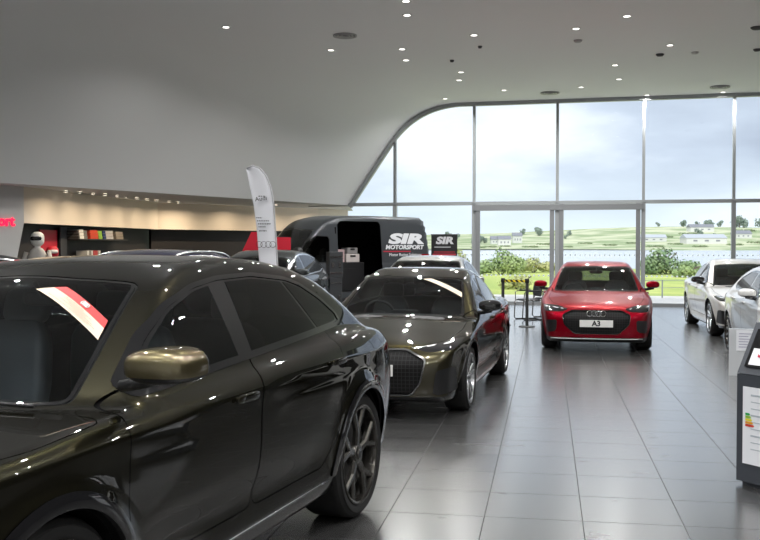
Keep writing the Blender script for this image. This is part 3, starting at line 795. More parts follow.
sedan = build_car('executive_saloon', SEDAN, sedanP(M['olive2'], M['gloss_black']), (90, 30, 130))
tag(sedan, 'olive saloon car with a cream windscreen strip, just behind the large dark SUV', 'car', 'cars facing the camera')
shark_fin(sedan, SEDAN, 3.45, M['olive2']); rings_on(sedan, SEDAN, .612, .055, dx=.0); plate(sedan, SEDAN, .012, .50, None, y=-.03)
windscreen_sticker(sedan, SEDAN, [(2.12, -.13), (1.88, -.645), (1.97, -.63), (2.15, -.225)], stripe=0, rings=False, lab='cream paper strip')
place(sedan, -.155, 9.42, 14.7)

hatch = build_car('red_hatchback', HATCH, hatchP, (80, 26, 120))
tag(hatch, 'bright red hatchback with an A3 number plate, facing the camera before the window', 'car', 'cars facing the camera')
shark_fin(hatch, HATCH, 3.3, M['red']); rings_on(hatch, HATCH, .632, .046); plate(hatch, HATCH, .006, .475, 'A3')
sp = MB(); sp.tube([(HATCH.sx(y, .225) - .004, y, .225) for y in np.linspace(-.72, .72, 25)], .010, 6)
sp.build('splitter', M['silverpaint'], hatch)
ca = math.radians(12.4)
place(hatch, 3.64 - .88 * math.sin(ca), 16.15 - .88 * math.cos(ca), 12.4)

cross = build_car('compact_suv', CROSS, crossP, (80, 26, 120))
shark_fin(cross, CROSS, 3.6, M['navy'])
tag(cross, 'navy blue SUV with silver roof rails, mostly hidden behind the large dark SUV', 'car', 'cars facing the camera')
place(cross, -4.08, 11.3, 19); cross.scale = (1, 1, 1.018)
for sg in (-1, 1):
    rl = MB(); xs = np.linspace(1.95, 3.75, 22)
    pts = []
    for t, x in zip(np.linspace(0, 1, 22), xs):
        yv = .635 - .03 * t; z = CROSS.sz([x], [yv])[0]
        pts.append((x, sg * yv, z + .032 * min(1, 9 * t, 9 * (1 - t))))
    rl.tube(pts, .017, 8)
    rl.tube([(2.85, sg * .62, CROSS.sz([2.85], [.62])[0] - .01), (2.85, sg * .62, CROSS.sz([2.85], [.62])[0] + .03)], .014, 8)
    rl.build('roof_rail', M['chrome'], cross, smooth=True)

def recolour(src, name, mm, label, x, y, ang, skip=()):
    c = copy_tree(src, None, mm, skip); c['label'] = label; c.scale = (1, 1, 1); return place(c, x, y, ang)
grey2 = recolour(cross, 'compact_suv', {M['navy']: M['darkgrey']}, 'dark grey SUV with bright window frames, beside the white feather flag', -2.71, 17.1, 9.9, ('roof_rail',))
blk = recolour(cross, 'compact_suv', {M['navy']: M['black_paint']}, 'black car at the far left edge, only its tail showing above the nearest SUV roof', -6.9, 10.6, 19, ('roof_rail',))
wht2 = recolour(hatch, 'white_hatchback', {M['red']: M['white']}, 'white car cut off by the right edge, behind the clear display totem', 5.95, 11.98, 9.7, ('number_plate',)); wht2.name = 'white_hatchback'
wht1 = recolour(sedan, 'executive_saloon', {M['olive2']: M['greige'], M['gloss_black']: M['gloss_black']}, 'pale grey-white saloon parked by the window at right', 7.08, 17.4, 9.5, ('windscreen_sticker',))
slv = recolour(hatch, 'red_hatchback', {M['red']: M['silverpaint']}, 'silver-grey car directly behind the olive saloon, only roof and windscreen showing', .43, 15.5, 12, ('number_plate',))
slv.scale = (1, 1, 1.075); slv.name = 'grey_hatchback'; wht1.name = 'pale_saloon'
# ------------------------------------------------------------------ the showroom
PSI = math.radians(9.87)             # tile direction, to the right of straight ahead
def gy(X): return 29.17 - .24 * X    # line of the glass wall
GA = math.atan(-.24)
CH = 5.95                            # flat ceiling height
SOF = 2.95                           # underside of the sloping wall

# floor: large porcelain tiles
def floor_material():
    m = pmat('grey_porcelain_tiles', (.1, .1, .1), .3, coat=1., coat_rough=.22, spec=.6); m.node_tree.nodes['Principled BSDF'].inputs['Coat IOR'].default_value = 1.75
    n, l, b = nodes(m)
    tc = n.new('ShaderNodeTexCoord'); mp = n.new('ShaderNodeMapping'); mp.vector_type = 'POINT'
    mp.inputs['Rotation'].default_value = (0, 0, PSI)
    mp.inputs['Location'].default_value = (-.226 + .611 * 20, -10.36 + .611 * 40, 0)
    l.new(tc.outputs['Object'], mp.inputs['Vector'])
    sx = n.new('ShaderNodeSeparateXYZ'); l.new(mp.outputs[0], sx.inputs[0])
    def math_(op, a, bb=None, c=None):
        q = n.new('ShaderNodeMath'); q.operation = op
        for i, v in enumerate((a, bb, c)):
            if v is None: continue
            if isinstance(v, (int, float)): q.inputs[i].default_value = v
            else: l.new(v, q.inputs[i])
        return q.outputs[0]
    u = math_('DIVIDE', sx.outputs[0], .611); v = math_('DIVIDE', sx.outputs[1], .611)
    fu = math_('ABSOLUTE', math_('SUBTRACT', math_('FRACT', u), .5)); fv = math_('ABSOLUTE', math_('SUBTRACT', math_('FRACT', v), .5))
    ju = math_('GREATER_THAN', fu, .5 - .0055); jv = math_('GREATER_THAN', fv, .5 - .0065)
    j = math_('MAXIMUM', ju, jv)
    cell = n.new('ShaderNodeCombineXYZ'); l.new(math_('FLOOR', u), cell.inputs[0]); l.new(math_('FLOOR', v), cell.inputs[1])
    wn = n.new('ShaderNodeTexWhiteNoise'); l.new(cell.outputs[0], wn.inputs['Vector'])
    st = n.new('ShaderNodeMapping'); st.inputs['Scale'].default_value = (1.0, 3, 1); l.new(mp.outputs[0], st.inputs['Vector'])
    no = n.new('ShaderNodeTexNoise'); no.inputs['Scale'].default_value = 1.6; no.inputs['Detail'].default_value = 5; l.new(st.outputs[0], no.inputs['Vector'])
    mixf = math_('ADD', math_('MULTIPLY', wn.outputs['Value'], .3), math_('MULTIPLY', no.outputs['Fac'], .7))
    cr = n.new('ShaderNodeValToRGB'); cr.color_ramp.elements[0].position = .25; cr.color_ramp.elements[1].position = .75
    cr.color_ramp.elements[0].color = (.040, .040, .040, 1); cr.color_ramp.elements[1].color = (.062, .062, .061, 1)
    l.new(mixf, cr.inputs[0])
    mx = n.new('ShaderNodeMix'); mx.data_type = 'RGBA'; l.new(j, mx.inputs[0]); l.new(cr.outputs[0], mx.inputs[6]); mx.inputs[7].default_value = (.018, .018, .019, 1)
    l.new(mx.outputs[2], b.inputs['Base Color'])
    r = math_('ADD', math_('ADD', math_('MULTIPLY', no.outputs['Fac'], .05), .24), math_('MULTIPLY', j, .4))
    l.new(r, b.inputs['Roughness']); l.new(math_('SUBTRACT', 1.0, math_('MULTIPLY', j, .9)), b.inputs['Coat Weight'])
    return m
XL, XR, YB = -17.0, 13.5, -9.0
fl = meshobj('floor', [(XL, YB, 0), (XR + 3.5, YB, 0), (XR + 3.5, gy(XR + 3.5), 0), (XL, gy(XL), 0)], [(0, 1, 2, 3)], floor_material()); tag(fl, kind='structure')

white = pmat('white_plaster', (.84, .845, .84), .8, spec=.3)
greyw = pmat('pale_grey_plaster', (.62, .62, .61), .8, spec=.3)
cream = pmat('warm_cream_wall', (.78, .70, .60), .8, spec=.2)
darkw = pmat('dark_wall_panel', (.022, .019, .019), .6)
metal_grey = pmat('powder_coated_frame', (.36, .38, .39), .45, .2)
frame_dark = pmat('door_frame_grey', (.25, .26, .27), .45, .2)

# ceiling and the sloping wall it bends into: one sweep along the edge of the overhang
dX, dY = -6.5, -10.64; dl = math.hypot(dX, dY); dX /= dl; dY /= dl
def arc_profile():
    p0, p1, p2 = (.20, 4.68), (.93, 5.88), (2.3, CH)      # bend between slope and ceiling
    pts = [(-.95, SOF)]
    for i in range(15):
        t = i / 14
        pts.append(tuple((1 - t) ** 2 * p0[k] + 2 * t * (1 - t) * p1[k] + t * t * p2[k] for k in (0, 1)))
    return pts
PR = arc_profile()
def prof_z(X):
    if X >= PR[-1][0]: return CH
    xs = [p[0] for p in PR]; zs = [p[1] for p in PR]
    return float(np.interp(X, xs, zs))
V = []; Fc = []; LEN = 44.; nseg = 22
n = len(PR)
for i in range(nseg + 1):
    t = LEN * i / nseg
    for (x, z) in PR: V.append((x + dX * t, gy(x) + dY * t, z))
for i in range(nseg):
    for k in range(n - 1): Fc.append((i * n + k, (i + 1) * n + k, (i + 1) * n + k + 1, i * n + k + 1))
b0 = len(V)
V += [(XR + 3.5, gy(XR + 3.5), CH), (XR + 3.5, YB - 3, CH), (PR[-1][0] + dX * LEN, YB - 3, CH)]
edge = [i * n + n - 1 for i in range(nseg + 1)]
Fc.append(edge + [b0 + 2, b0 + 1, b0][:]) if False else None
# flat part: strips from the bend to the right wall
for i in range(nseg):
    a, c = edge[i], edge[i + 1]
    b1 = len(V); t0, t1 = LEN * i / nseg, LEN * (i + 1) / nseg; V += [(XR + 3.5, gy(XR + 3.5) + dY * t0, CH), (XR + 3.5, gy(XR + 3.5) + dY * t1, CH)]
    Fc.append((a, c, b1 + 1, b1))
cl = meshobj('ceiling', V, Fc, white, smooth=True); cl.data.set_sharp_from_angle(angle=math.radians(30)); tag(cl, kind='structure')
rf = meshobj('ceiling_roof_slab', [(XL - 8, YB - 6, CH + .5), (XR + 4, YB - 6, CH + .5), (XR + 4, gy(XR + 4) + .15, CH + .5), (-1.1, gy(-1.1) + .15, CH + .5), (-7, gy(-7) + .15, CH + .5), (XL - 8, gy(XL - 8) + .15, CH + .5)],
             [(0, 1, 2, 3, 4, 5)], greyw); tag(rf, kind='structure')
# soffit under the overhang, flat, running back to the recess walls
A0 = (-.95 , gy(-.95)); A1 = (-.95 + dX * 44, gy(-.95) + dY * 44)
RC = (-6.36, 27.5)       # corner of the recess
so = MB()
so.add([(A0[0], A0[1], SOF), (A1[0], A1[1], SOF), (XL - 6, A1[1], SOF), (XL - 6, 34, SOF), (A0[0], 34, SOF)], [(0, 1, 2, 3, 4)])
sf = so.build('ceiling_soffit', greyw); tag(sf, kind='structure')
# recess walls: cream band above, dark wall below, with the portal to the accessories corner
def wall_quad(name, P0, P1, z0, z1, mat, th=.12, out=(-1, 0)):
    mb = MB(); d = Vector((P1[0] - P0[0], P1[1] - P0[1], 0)); nn = Vector((-d.y, d.x, 0)).normalized() * th
    p = [Vector((*P0, 0)), Vector((*P1, 0)), Vector((*P1, 0)) + nn, Vector((*P0, 0)) + nn]
    mb.add([(q.x, q.y, z) for z in (z0, z1) for q in p], [(0, 1, 5, 4), (1, 2, 6, 5), (2, 3, 7, 6), (3, 0, 4, 7), (0, 3, 2, 1), (4, 5, 6, 7)])
    o = mb.build(name, mat); return tag(o, kind='structure')
BZ = 2.19
LW0 = (-7.46, 19.9); LW1 = RC
wall_quad('wall_left_upper', LW0, LW1, BZ, SOF, cream)
WE = (-1.1, 33.05)
wall_quad('wall_back_upper', RC, WE, BZ, SOF, cream)
wall_quad('wall_back_lower', (RC[0] - .25, RC[1] + .25), (WE[0] - .25, WE[1] + .25), 0, BZ, darkw)
off = .45
wall_quad('wall_left_lower', (LW0[0] - off, LW0[1]), (LW1[0] - off + .15, LW1[1] + 1.0), 0, BZ, darkw)
# underside of the cream band
meshobj_u = meshobj('trim_1', [(LW0[0] - off - .1, LW0[1], BZ), (LW0[0], LW0[1], BZ), (LW1[0], LW1[1], BZ), (WE[0], WE[1], BZ), (WE[0] - .4, WE[1] + .4, BZ), (LW1[0] - off - .1, LW1[1] + .4, BZ)],
                    [(0, 1, 2, 3, 4, 5)], darkw); tag(meshobj_u, kind='structure')
# grey panel before the portal, with its slanted right edge
LP0 = (-8.9, 17.7)
dv = Vector((LW0[0] - LP0[0], LW0[1] - LP0[1], 0)); 
ln = dv.length; ex = dv / ln
pm = MB(); poly = [(-6, 0), (ln - .42, 0), (ln + .10, BZ), (ln + .10, SOF), (-6, SOF)]
nn = Vector((-ex.y, ex.x, 0)) * .15
Vv = [Vector((LP0[0], LP0[1], 0)) + ex * p[0] + Vector((0, 0, p[1])) for p in poly]
pm.add(Vv + [v + nn for v in Vv], [(0, 1, 2, 3, 4), (9, 8, 7, 6, 5)] + [(i, 5 + i, 5 + (i + 1) % 5, (i + 1) % 5) for i in range(5)])
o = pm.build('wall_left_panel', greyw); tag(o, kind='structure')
# outer walls out of view
wall_quad('wall_left', (XL, gy(XL)), (XL, YB), 0, CH + .4, white)
wall_quad('wall_back', (XR + 3.4, YB), (XL, YB), 0, CH + .4, white) if False else None
# glazed front behind the camera and on the right: frames with glass
clear = glassmat('clear_glazing', (.965, .98, .975), 1.45)
# main glass wall
bays = [(-1.9, .454), (.454, 2.79), (2.79, 5.15), (5.15, 7.5), (7.5, 9.86), (9.86, 12.2), (12.2, 14.56), (14.56, 16.0)]
TZ = 2.97
def wpt(X, z, d=0.): return (X + d * math.sin(-GA) , gy(X) + d * math.cos(GA), z)   # d: outward
white_dot = pmat('white_glass_dot', (.9, .92, .92), .6)
n_, l_, b_ = nodes(white_dot); tl_ = n_.new('ShaderNodeBsdfTranslucent'); tl_.inputs[0].default_value = (.95, .97, .97, 1); ms_ = n_.new('ShaderNodeMixShader'); ms_.inputs[0].default_value = .85
l_.new(b_.outputs[0], ms_.inputs[1]); l_.new(tl_.outputs[0], ms_.inputs[2]); l_.new(ms_.outputs[0], [q for q in n_ if q.type == 'OUTPUT_MATERIAL'][0].inputs[0])
def glass_pane(idx, pts, dots=None):
    """pts: (X, z) outline"""
    mb = MB(); k = len(pts)
    mb.add([wpt(x, z) for x, z in pts], [tuple(range(k))])
    if dots:
        for zz in (1.45, .85):
            x = dots[0] + .10
            while x < dots[1] - .06:
                ring = [wpt(x + .028 * math.cos(t), zz + .028 * math.sin(t), -.004) for t in np.linspace(0, 2 * PI, 9)[:-1]]
                mb.add(ring, [tuple(range(8))], 1); x += .135
    o = mb.build('window_%d' % idx, [clear, white_dot]); return tag(o, kind='structure')
wi = 1
for i, (x0, x1) in enumerate(bays):
    xs = np.linspace(max(x0, -.95), x1, 24)
    glass_pane(wi, [(max(x0, -.95), TZ)] + [(x1, TZ)] + [(x, prof_z(x)) for x in xs[::-1]]); wi += 1
    glass_pane(wi, [(x0, .02), (x1, .02), (x1, TZ), (x0, TZ)], dots=(x0, x1)); wi += 1
# mullions, transom, head
def bar_on_wall(mb, X0, z0, X1, z1, w, dep, d0=-.06):
    """rectangular bar between two points of the glass wall, w wide in the wall plane"""
    dirv = Vector((X1 - X0, z1 - z0)).normalized(); nv = Vector((-dirv.y, dirv.x)) * w / 2
    c = [(X0 + nv.x, z0 + nv.y), (X1 + nv.x, z1 + nv.y), (X1 - nv.x, z1 - nv.y), (X0 - nv.x, z0 - nv.y)]
    mb.add([wpt(x, z, d0) for x, z in c] + [wpt(x, z, d0 + dep) for x, z in c], [(0, 1, 2, 3), (7, 6, 5, 4), (0, 4, 5, 1), (1, 5, 6, 2), (2, 6, 7, 3), (3, 7, 4, 0)])
ti = 2
for x0, x1 in bays:
    mb = MB(); top = prof_z(x1)
    bar_on_wall(mb, x1, TZ, x1, top, .075, .14); bar_on_wall(mb, x1, 0, x1, TZ, .11, .16, -.08)
    tag(mb.build('trim_%d' % ti, metal_grey), kind='structure'); ti += 1
mb = MB(); bar_on_wall(mb, .454, 0, .454, prof_z(.454), .08, .14); tag(mb.build('trim_%d' % ti, metal_grey), kind='structure'); ti += 1
mb = MB(); bar_on_wall(mb, -2.2, TZ, 16, TZ, .10, .16, -.08); tag(mb.build('trim_%d' % ti, metal_grey), kind='structure'); ti += 1
mb = MB()
hp = [(-.95, SOF)] + PR[1:] + [(16, CH)]
for a, b in zip(hp[:-1], hp[1:]): bar_on_wall(mb, a[0] + .04, a[1] - .05, b[0] + .04, b[1] - .05, .11, .16, -.10)
tag(mb.build('trim_%d' % ti, metal_grey), kind='structure'); ti += 1
mb = MB(); bar_on_wall(mb, -2.2, .04, 16, .04, .08, .14); tag(mb.build('trim_%d' % ti, frame_dark), kind='structure'); ti += 1
# the two sliding door frames
for k, (x0, x1) in enumerate(((2.79, 5.15), (5.15, 7.5))):
    mb = MB()
    bar_on_wall(mb, x0 + .12, 0, x0 + .12, TZ - .05, .12, .10, -.12); bar_on_wall(mb, x1 - .14, 0, x1 - .14, TZ - .05, .12, .10, -.12)
    bar_on_wall(mb, x0, TZ - .14, x1, TZ - .14, .16, .14, -.14)
    tag(mb.build('door_%d' % (k + 1), frame_dark), kind='structure')
# solid side wall on the right, beyond the frame
sx0, sx1 = (XR + 2.3, gy(XR + 2.3)), (XR - 3.4, YB)
wall_quad('wall_right', sx0, sx1, 0, CH + .4, darkw, th=-.15)
wall_quad('wall_back', (XL, YB), (sx1[0], YB), 0, CH + .4, white, th=-.12)
# ------------------------------------------------------------------ ceiling fittings
PITCH = math.atan(24.3 / 960)
def on_ceiling(px, py, z):
    """where the line of sight through a pixel of the photograph meets height z"""
    d = Vector(((px - 380) / 960, 1, (270 - py) / 960)); d.rotate(Matrix.Rotation(-PITCH, 3, 'X'))
    t = (z - 1.72) / d.z; return d.x * t, d.y * t
lamp_glow = pmat('downlight_lens', (1, 1, 1), .4, emit=(1, .96, .9), estr=3.5)
ringm = pmat('downlight_bezel', (.62, .62, .61), .5)
spots = [(226, 27), (331, 50), (406, 1), (407, 15), (402, 49), (406, 60), (474, 35), (461, 72), (459, 80), (445, 98.5), (504, 90), (576, 28.5), (627, 16), (670, 45), (615, 65), (619, 79), (581, 87), (647, 95), (723, 92)]
ordn = ['first', 'second', 'third', 'fourth', 'fifth', 'sixth', 'seventh', 'eighth', 'ninth', 'tenth', 'eleventh', 'twelfth', 'thirteenth', 'fourteenth', 'fifteenth', 'sixteenth', 'seventeenth', 'eighteenth', 'nineteenth', 'twentieth', 'twenty-first', 'twenty-second']
proto = None
for i, (px, py) in enumerate(sorted(spots)):
    x, y = on_ceiling(px, py, CH)
    if proto is None:
        r = empty('ceiling_downlight', (x, y, CH))
        mb = MB(); mb.lathe([(.06, -.004), (.085, -.012), (.095, -.006), (.097, 0)], 20); mb.build('bezel', ringm, r, smooth=True)
        mb = MB(); mb.lathe([(.0001, -.010), (.06, -.008)], 20); mb.build('lens', lamp_glow, r)
        proto = r
    else: r = copy_tree(proto)
    r.location = (x, y, CH - .002)
    tag(r, 'lit round ceiling downlight, %s from the left of the photo' % ordn[i], 'ceiling light', 'ceiling downlights')
ventm = pmat('vent_grille_grey', (.38, .38, .38), .5); ventd = pmat('vent_shadow_dark', (.07, .07, .07), .7)
def ceiling_vent(px, py, r0, label):
    x, y = on_ceiling(px, py, CH); r = empty('ceiling_vent', (x, y, CH - .002), 0, label, 'air vent', 'round ceiling vents')
    mb = MB()
    for k, rr in enumerate((1, .72, .44)): mb.lathe([(r0 * rr, 0), (r0 * rr, -.03), (r0 * rr - .035, -.02), (r0 * rr - .05, 0)], 28)
    mb.build('ring', ventm, r, smooth=True); mb = MB(); mb.lathe([(.0001, -.004), (r0 - .02, -.004)], 28); mb.build('dark_core', ventd, r)
ceiling_vent(345, 35, .24, 'round ceiling vent, the leftmost, above the sloping wall')
ceiling_vent(550, 92.5, .26, 'round ceiling vent close to the window head, in the middle of the ceiling')
ceiling_vent(720, 86.5, .26, 'round ceiling vent close to the window head, at the right')
def small_fitting(px, py, r0, label, mt):
    x, y = on_ceiling(px, py, CH); mb = MB()
    mb.lathe([(.0001, -.05), (r0 * .7, -.045), (r0, -.015), (r0, 0)], 18, mat=Matrix.Translation((x, y, CH - .002)))
    o = mb.build('ceiling_sensor', mt, None, smooth=True); tag(o, label, 'sensor', 'small ceiling sensors')
for px, py, r0, lb, mt in ((452, 60, .05, 'tiny dark ceiling sensor left of centre, amid the downlights', ventd), (578, 40, .09, 'small grey ceiling disc just below the bright downlight right of centre', ventm),
                           (660, 54, .09, 'small dark ceiling disc left of the bright right-hand downlight', ventd), (695, 52, .08, 'faint grey ceiling disc right of the bright right-hand downlight', ringm),
                           (757, 27, .12, 'dark ceiling disc at the right edge, the upper one', ventd), (757, 49, .08, 'dark ceiling disc at the right edge, the lower one', ventd), (480, 46, .045, 'tiny dark ceiling sensor beside the downlight near the middle', ventd)):
    small_fitting(px, py, r0, lb, mt)

# lamps: the downlights seen, and the rows that continue over and behind the camera
def lamp(x, y, z, power, size=.12, col=(1, .99, .975), spread=150):
    L = bpy.data.lights.new('downlight', 'AREA'); L.shape = 'DISK'; L.size = size; L.energy = power; L.color = col; L.spread = math.radians(spread)
    o = bpy.data.objects.new('downlight', L); COL.objects.link(o); o.location = (x, y, z); return o
for px, py in spots:
    x, y = on_ceiling(px, py, CH); lamp(x, y, CH - .03, LAMP_W)
k = 0
for yy in (13.2, 10.2, 7.2, 4.2, 1.2, -2.0, -5.5):
    for q in range(7):
        xx = -9.5 + 3.3 * q + (1.1 if k % 2 else -.4) + rng.uniform(-.35, .35)
        # keep to the flat part of the ceiling
        lim = 2.3 + dX / dY * (yy - gy(2.3))
        if lim + .3 < xx < 9.5: lamp(xx, yy + rng.uniform(-.7, .7), CH - .03, LAMP_W)
    k += 1
# little lamps in the soffit that wash the cream wall
sl = pmat('soffit_lamp_lens', (1, 1, 1), .4, emit=(1, .85, .68), estr=14)
cand = [(66, 190.5), (80, 191.5), (93, 193), (105, 194), (117, 195.3), (126, 196.5), (137, 197.5), (147, 198.6), (156.5, 199.5), (169, 201), (276, 204.2), (178, 202)]
lab = ['first', 'second', 'third', 'fourth', 'fifth', 'sixth', 'seventh', 'eighth', 'ninth', 'tenth', 'eleventh', 'last']
pr = None
for i, (px, py) in enumerate(sorted(cand)):
    x, y = on_ceiling(px, py, SOF)
    if pr is None:
        pr = r = empty('soffit_spotlight'); mb = MB(); mb.lathe([(.05, 0), (.05, -.03), (.04, -.035)], 14); mb.build('bezel', ringm, r)
        mb = MB(); mb.lathe([(.0001, -.03), (.04, -.03)], 14); mb.build('lens', sl, r)
    else: r = copy_tree(pr)
    r.location = (x, y, SOF - .002); tag(r, 'tiny lit spotlight in the underside of the overhang, %s from the left' % lab[i], 'spotlight', 'soffit spotlights')
for t in np.linspace(.12, .95, 6):
    x, y = LW0[0] + (LW1[0] - LW0[0]) * t + .75, LW0[1] + (LW1[1] - LW0[1]) * t
    lamp(x, y, SOF - .04, WASH_W, .1, (1, .80, .56), 160)
for t in np.linspace(.1, .75, 4):
    x, y = RC[0] + (WE[0] - RC[0]) * t + .5, RC[1] + (WE[1] - RC[1]) * t - .55
    lamp(x, y, SOF - .04, WASH_W, .1, (1, .80, .56), 160)

# ------------------------------------------------------------------ accessories corner at the left
redm = pmat('red_banner_print', (.55, .01, .03), .5); redl = pmat('red_lit_letters', (.7, .01, .05), .4, emit=(1, .01, .06), estr=1.6)
cloth_w = pmat('pale_fabric', (.55, .53, .50), .8); dkgrey = pmat('charcoal_board', (.05, .05, .055), .6)
shelfm = pmat('shelf_dark', (.03, .026, .026), .5)
def lwall(t, d=0.):     # point on the lower left wall, t metres along it, d out from it
    v = Vector((LW1[0] - LW0[0], LW1[1] - LW0[1], 0)).normalized(); p = Vector((LW0[0] - off, LW0[1], 0)) + v * t + Vector((v.y, -v.x, 0)) * d
    return p
lang = math.atan2(LW1[1] - LW0[1], LW1[0] - LW0[0])
# wall sign: only its last letters are inside the photograph
cs = Vector((LP0[0], LP0[1], 0)) + ex * (ln - .42)
sg = empty('wall_sign', (cs.x, cs.y, 2.19), 0, 'small red illuminated letters on the grey wall at the left edge', 'sign')
tm = text('letters', 'Sport', .30, (-.02, -.05, .03), (0, 0, math.atan2(ex.y, ex.x)), redl, sg, extrude=.02, bold=.006)
# red and black banners behind the mannequin
def board(name, t0, t1, z0, z1, d, mat, label, cat, group=None):
    mb = MB(); a, b = lwall(t0, d), lwall(t1, d); th = Vector((math.sin(lang), -math.cos(lang), 0)) * .03
    mb.add([(q.x, q.y, z) for z in (z0, z1) for q in (a, b, b + th, a + th)], [(0, 1, 5, 4), (1, 2, 6, 5), (2, 3, 7, 6), (3, 0, 4, 7), (0, 3, 2, 1), (4, 5, 6, 7)])
    return tag(mb.build(name, mat), label, cat, group)
board('wall_banner', 1.65, 2.45, 1.60, 2.08, .03, redm, 'red banner high on the dark wall behind the mannequin', 'banner')
board('wall_banner', 1.65, 2.45, .85, 1.30, .03, redm, 'red banner low on the dark wall behind the mannequin', 'banner')
board('partition_board', 2.48, 2.80, 0, 2.15, .10, dkgrey, 'tall charcoal board between the mannequin and the merchandise shelves', 'partition')
# mannequin in pale clothing with a helmet
mp_ = lwall(.60, .55)
mq = empty('mannequin', (mp_.x, mp_.y, 0), 0, 'pale clothed mannequin wearing a black and white helmet, in the dark portal', 'mannequin'); mq.scale = (1, 1, 1.07)
mb = MB(); mb.sell((0, 0, 1.22), (.44, .26, .72), .7, .8, 18, 12, fn=lambda x, y, z: (x * (1.12 - .35 * max(0, z / .36)), y, z)); mb.tube([(-.24, 0, 1.48), (-.31, -.05, 1.2), (-.27, -.14, .95)], .05, 8); mb.tube([(.24, 0, 1.48), (.31, -.05, 1.2), (.27, -.14, .95)], .05, 8)
mb.build('jacket', cloth_w, mq, smooth=True)
mb = MB(); mb.tube([(-.11, 0, .95), (-.12, 0, .5), (-.12, 0, .06)], .085, 10); mb.tube([(.11, 0, .95), (.12, 0, .5), (.12, 0, .06)], .085, 10); mb.build('trousers', cloth_w, mq, smooth=True)
mb = MB(); mb.sell((0, 0, 1.74), (.27, .31, .29), .8, .9, 20, 12); mb.tube([(0, 0, 1.5), (0, 0, 1.65)], .06, 10); mb.build('helmet', M['plate'], mq, smooth=True)
mb = MB(); mb.sell((0, -.07, 1.75), (.24, .2, .10), .6, .8, 16, 8); mb.build('visor', M['gloss_black'], mq, smooth=True)
mb = MB(); mb.box((0, 0, .01), (.5, .4, .02), bev=.02); mb.build('stand', M['satin_black'], mq)
h2 = lwall(1.35, .50)
hs = empty('plinth', (h2.x, h2.y, 0), 0, 'slim dark plinth carrying a red helmet beside the mannequin', 'plinth'); mb = MB(); mb.box((0, 0, .72), (.3, .3, 1.44), bev=.01); mb.build('column', M['satin_black'], hs)
he = empty('racing_helmet', (h2.x, h2.y, 1.44), 0, 'pale red racing helmet on the plinth beside the mannequin', 'helmet'); mb = MB(); mb.sell((0, 0, .14), (.26, .3, .27), .8, .9, 18, 12); mb.build('shell', redm, he, smooth=True)
mb = MB(); mb.sell((.03, -.07, .15), (.23, .2, .09), .6, .8, 14, 8); mb.build('visor', M['plate'], he, smooth=True)
# shelves with merchandise
sh = empty('display_shelf', tuple(lwall(4.4, .0)), 0, 'dark wall shelving with folded merchandise, left of the flag', 'shelf')
inv = Matrix.Translation(-lwall(4.4, .0))
def lbox(mb, t0, t1, z0, z1, d0, d1, mi=0):
    a, b = lwall(t0, d0), lwall(t1, d0); c, d = lwall(t1, d1), lwall(t0, d1)
    mb.add([(q.x, q.y, z) for z in (z0, z1) for q in (a, b, c, d)], [(0, 1, 5, 4), (1, 2, 6, 5), (2, 3, 7, 6), (3, 0, 4, 7), (0, 3, 2, 1), (4, 5, 6, 7)], mi)
for z in (.85, 1.43, 1.885):
    mb = MB(); lbox(mb, 2.86, 5.7, z - .03, z, .02, .42); o = mb.build('shelf_board', shelfm, sh); o.matrix_parent_inverse = inv
goods = [(2.87, 2.94, .30, (.06, .055, .05), 'charcoal garment hanging at the left end of the upper shelf'), (2.95, 3.17, .33, (.82, .80, .75), 'white folded garment on the upper shelf'), (3.19, 3.36, .30, (.20, .19, .17), 'grey garment right of the white one on the upper shelf'),
         (3.53, 3.96, .32, (.62, .07, .03), 'orange-red garment on the upper shelf'), (3.98, 4.20, .30, (.30, .55, .08), 'lime green garment on the upper shelf'), (4.25, 4.41, .31, (.03, .05, .16), 'dark blue garment on the upper shelf'),
         (4.43, 4.85, .32, (.55, .53, .52), 'pale grey garment on the upper shelf'), (5.03, 5.47, .30, (.30, .26, .21), 'taupe garment at the right end of the upper shelf')]
for t0, t1, hh, c, lb in goods:
    mb = MB(); m_ = pmat('fabric', c, .85)
    for k in range(3): lbox(mb, t0, t1, 1.887 + hh * .68 * k / 3, 1.887 + hh * .68 * (k + .93) / 3, .06, .38 - .01 * k)
    tag(mb.build('folded_garment', m_), lb, 'clothing', 'folded garments on the upper shelf')
low = [(3.37, 3.47, (.7, .68, .63), 'first white box on the lower shelf'), (3.60, 3.69, (.6, .57, .53), 'second white box on the lower shelf'), (3.72, 3.96, (.45, .05, .05), 'red box on the lower shelf'), (4.02, 4.12, (.66, .63, .58), 'white box right of the red one on the lower shelf')]
for t0, t1, c, lb in low:
    mb = MB(); lbox(mb, t0, t1, 1.432, 1.60, .08, .36); tag(mb.build('merchandise_box', pmat('printed_card', c, .6)), lb, 'box', 'boxes on the lower shelf')

# ------------------------------------------------------------------ feather flag
flagm = pmat('flag_white_fabric', (.78, .79, .83), .75)
FX, FY = on_ceiling(272, 262, 1.46)
s_ = 16.0 / FY; FY = 16.0; FX = FX * s_
k_ = FY / 960
fr = empty('feather_flag', (FX, FY, 0), 0, 'tall white feather flag with four rings, in front of the dark grey SUV', 'flag')
def fpt(px, py): return ((px - 380) * k_ - FX, 0, 1.72 + (245.7 - py) * k_)
left = [(246.5, 169), (249.5, 185), (253.5, 205), (256.5, 230), (259, 262), (262, 320)]; right = [(246.5, 168.5), (252, 166), (259, 168.5), (265, 175), (270, 187), (273, 205), (275, 235), (276.5, 262), (278, 320)]
def resample(P, n):
    P = np.array(P, float); d = np.concatenate([[0], np.cumsum(np.hypot(*np.diff(P, axis=0).T))]); s = np.linspace(0, d[-1], n)
    return np.stack([np.interp(s, d, P[:, 0]), np.interp(s, d, P[:, 1])], 1)
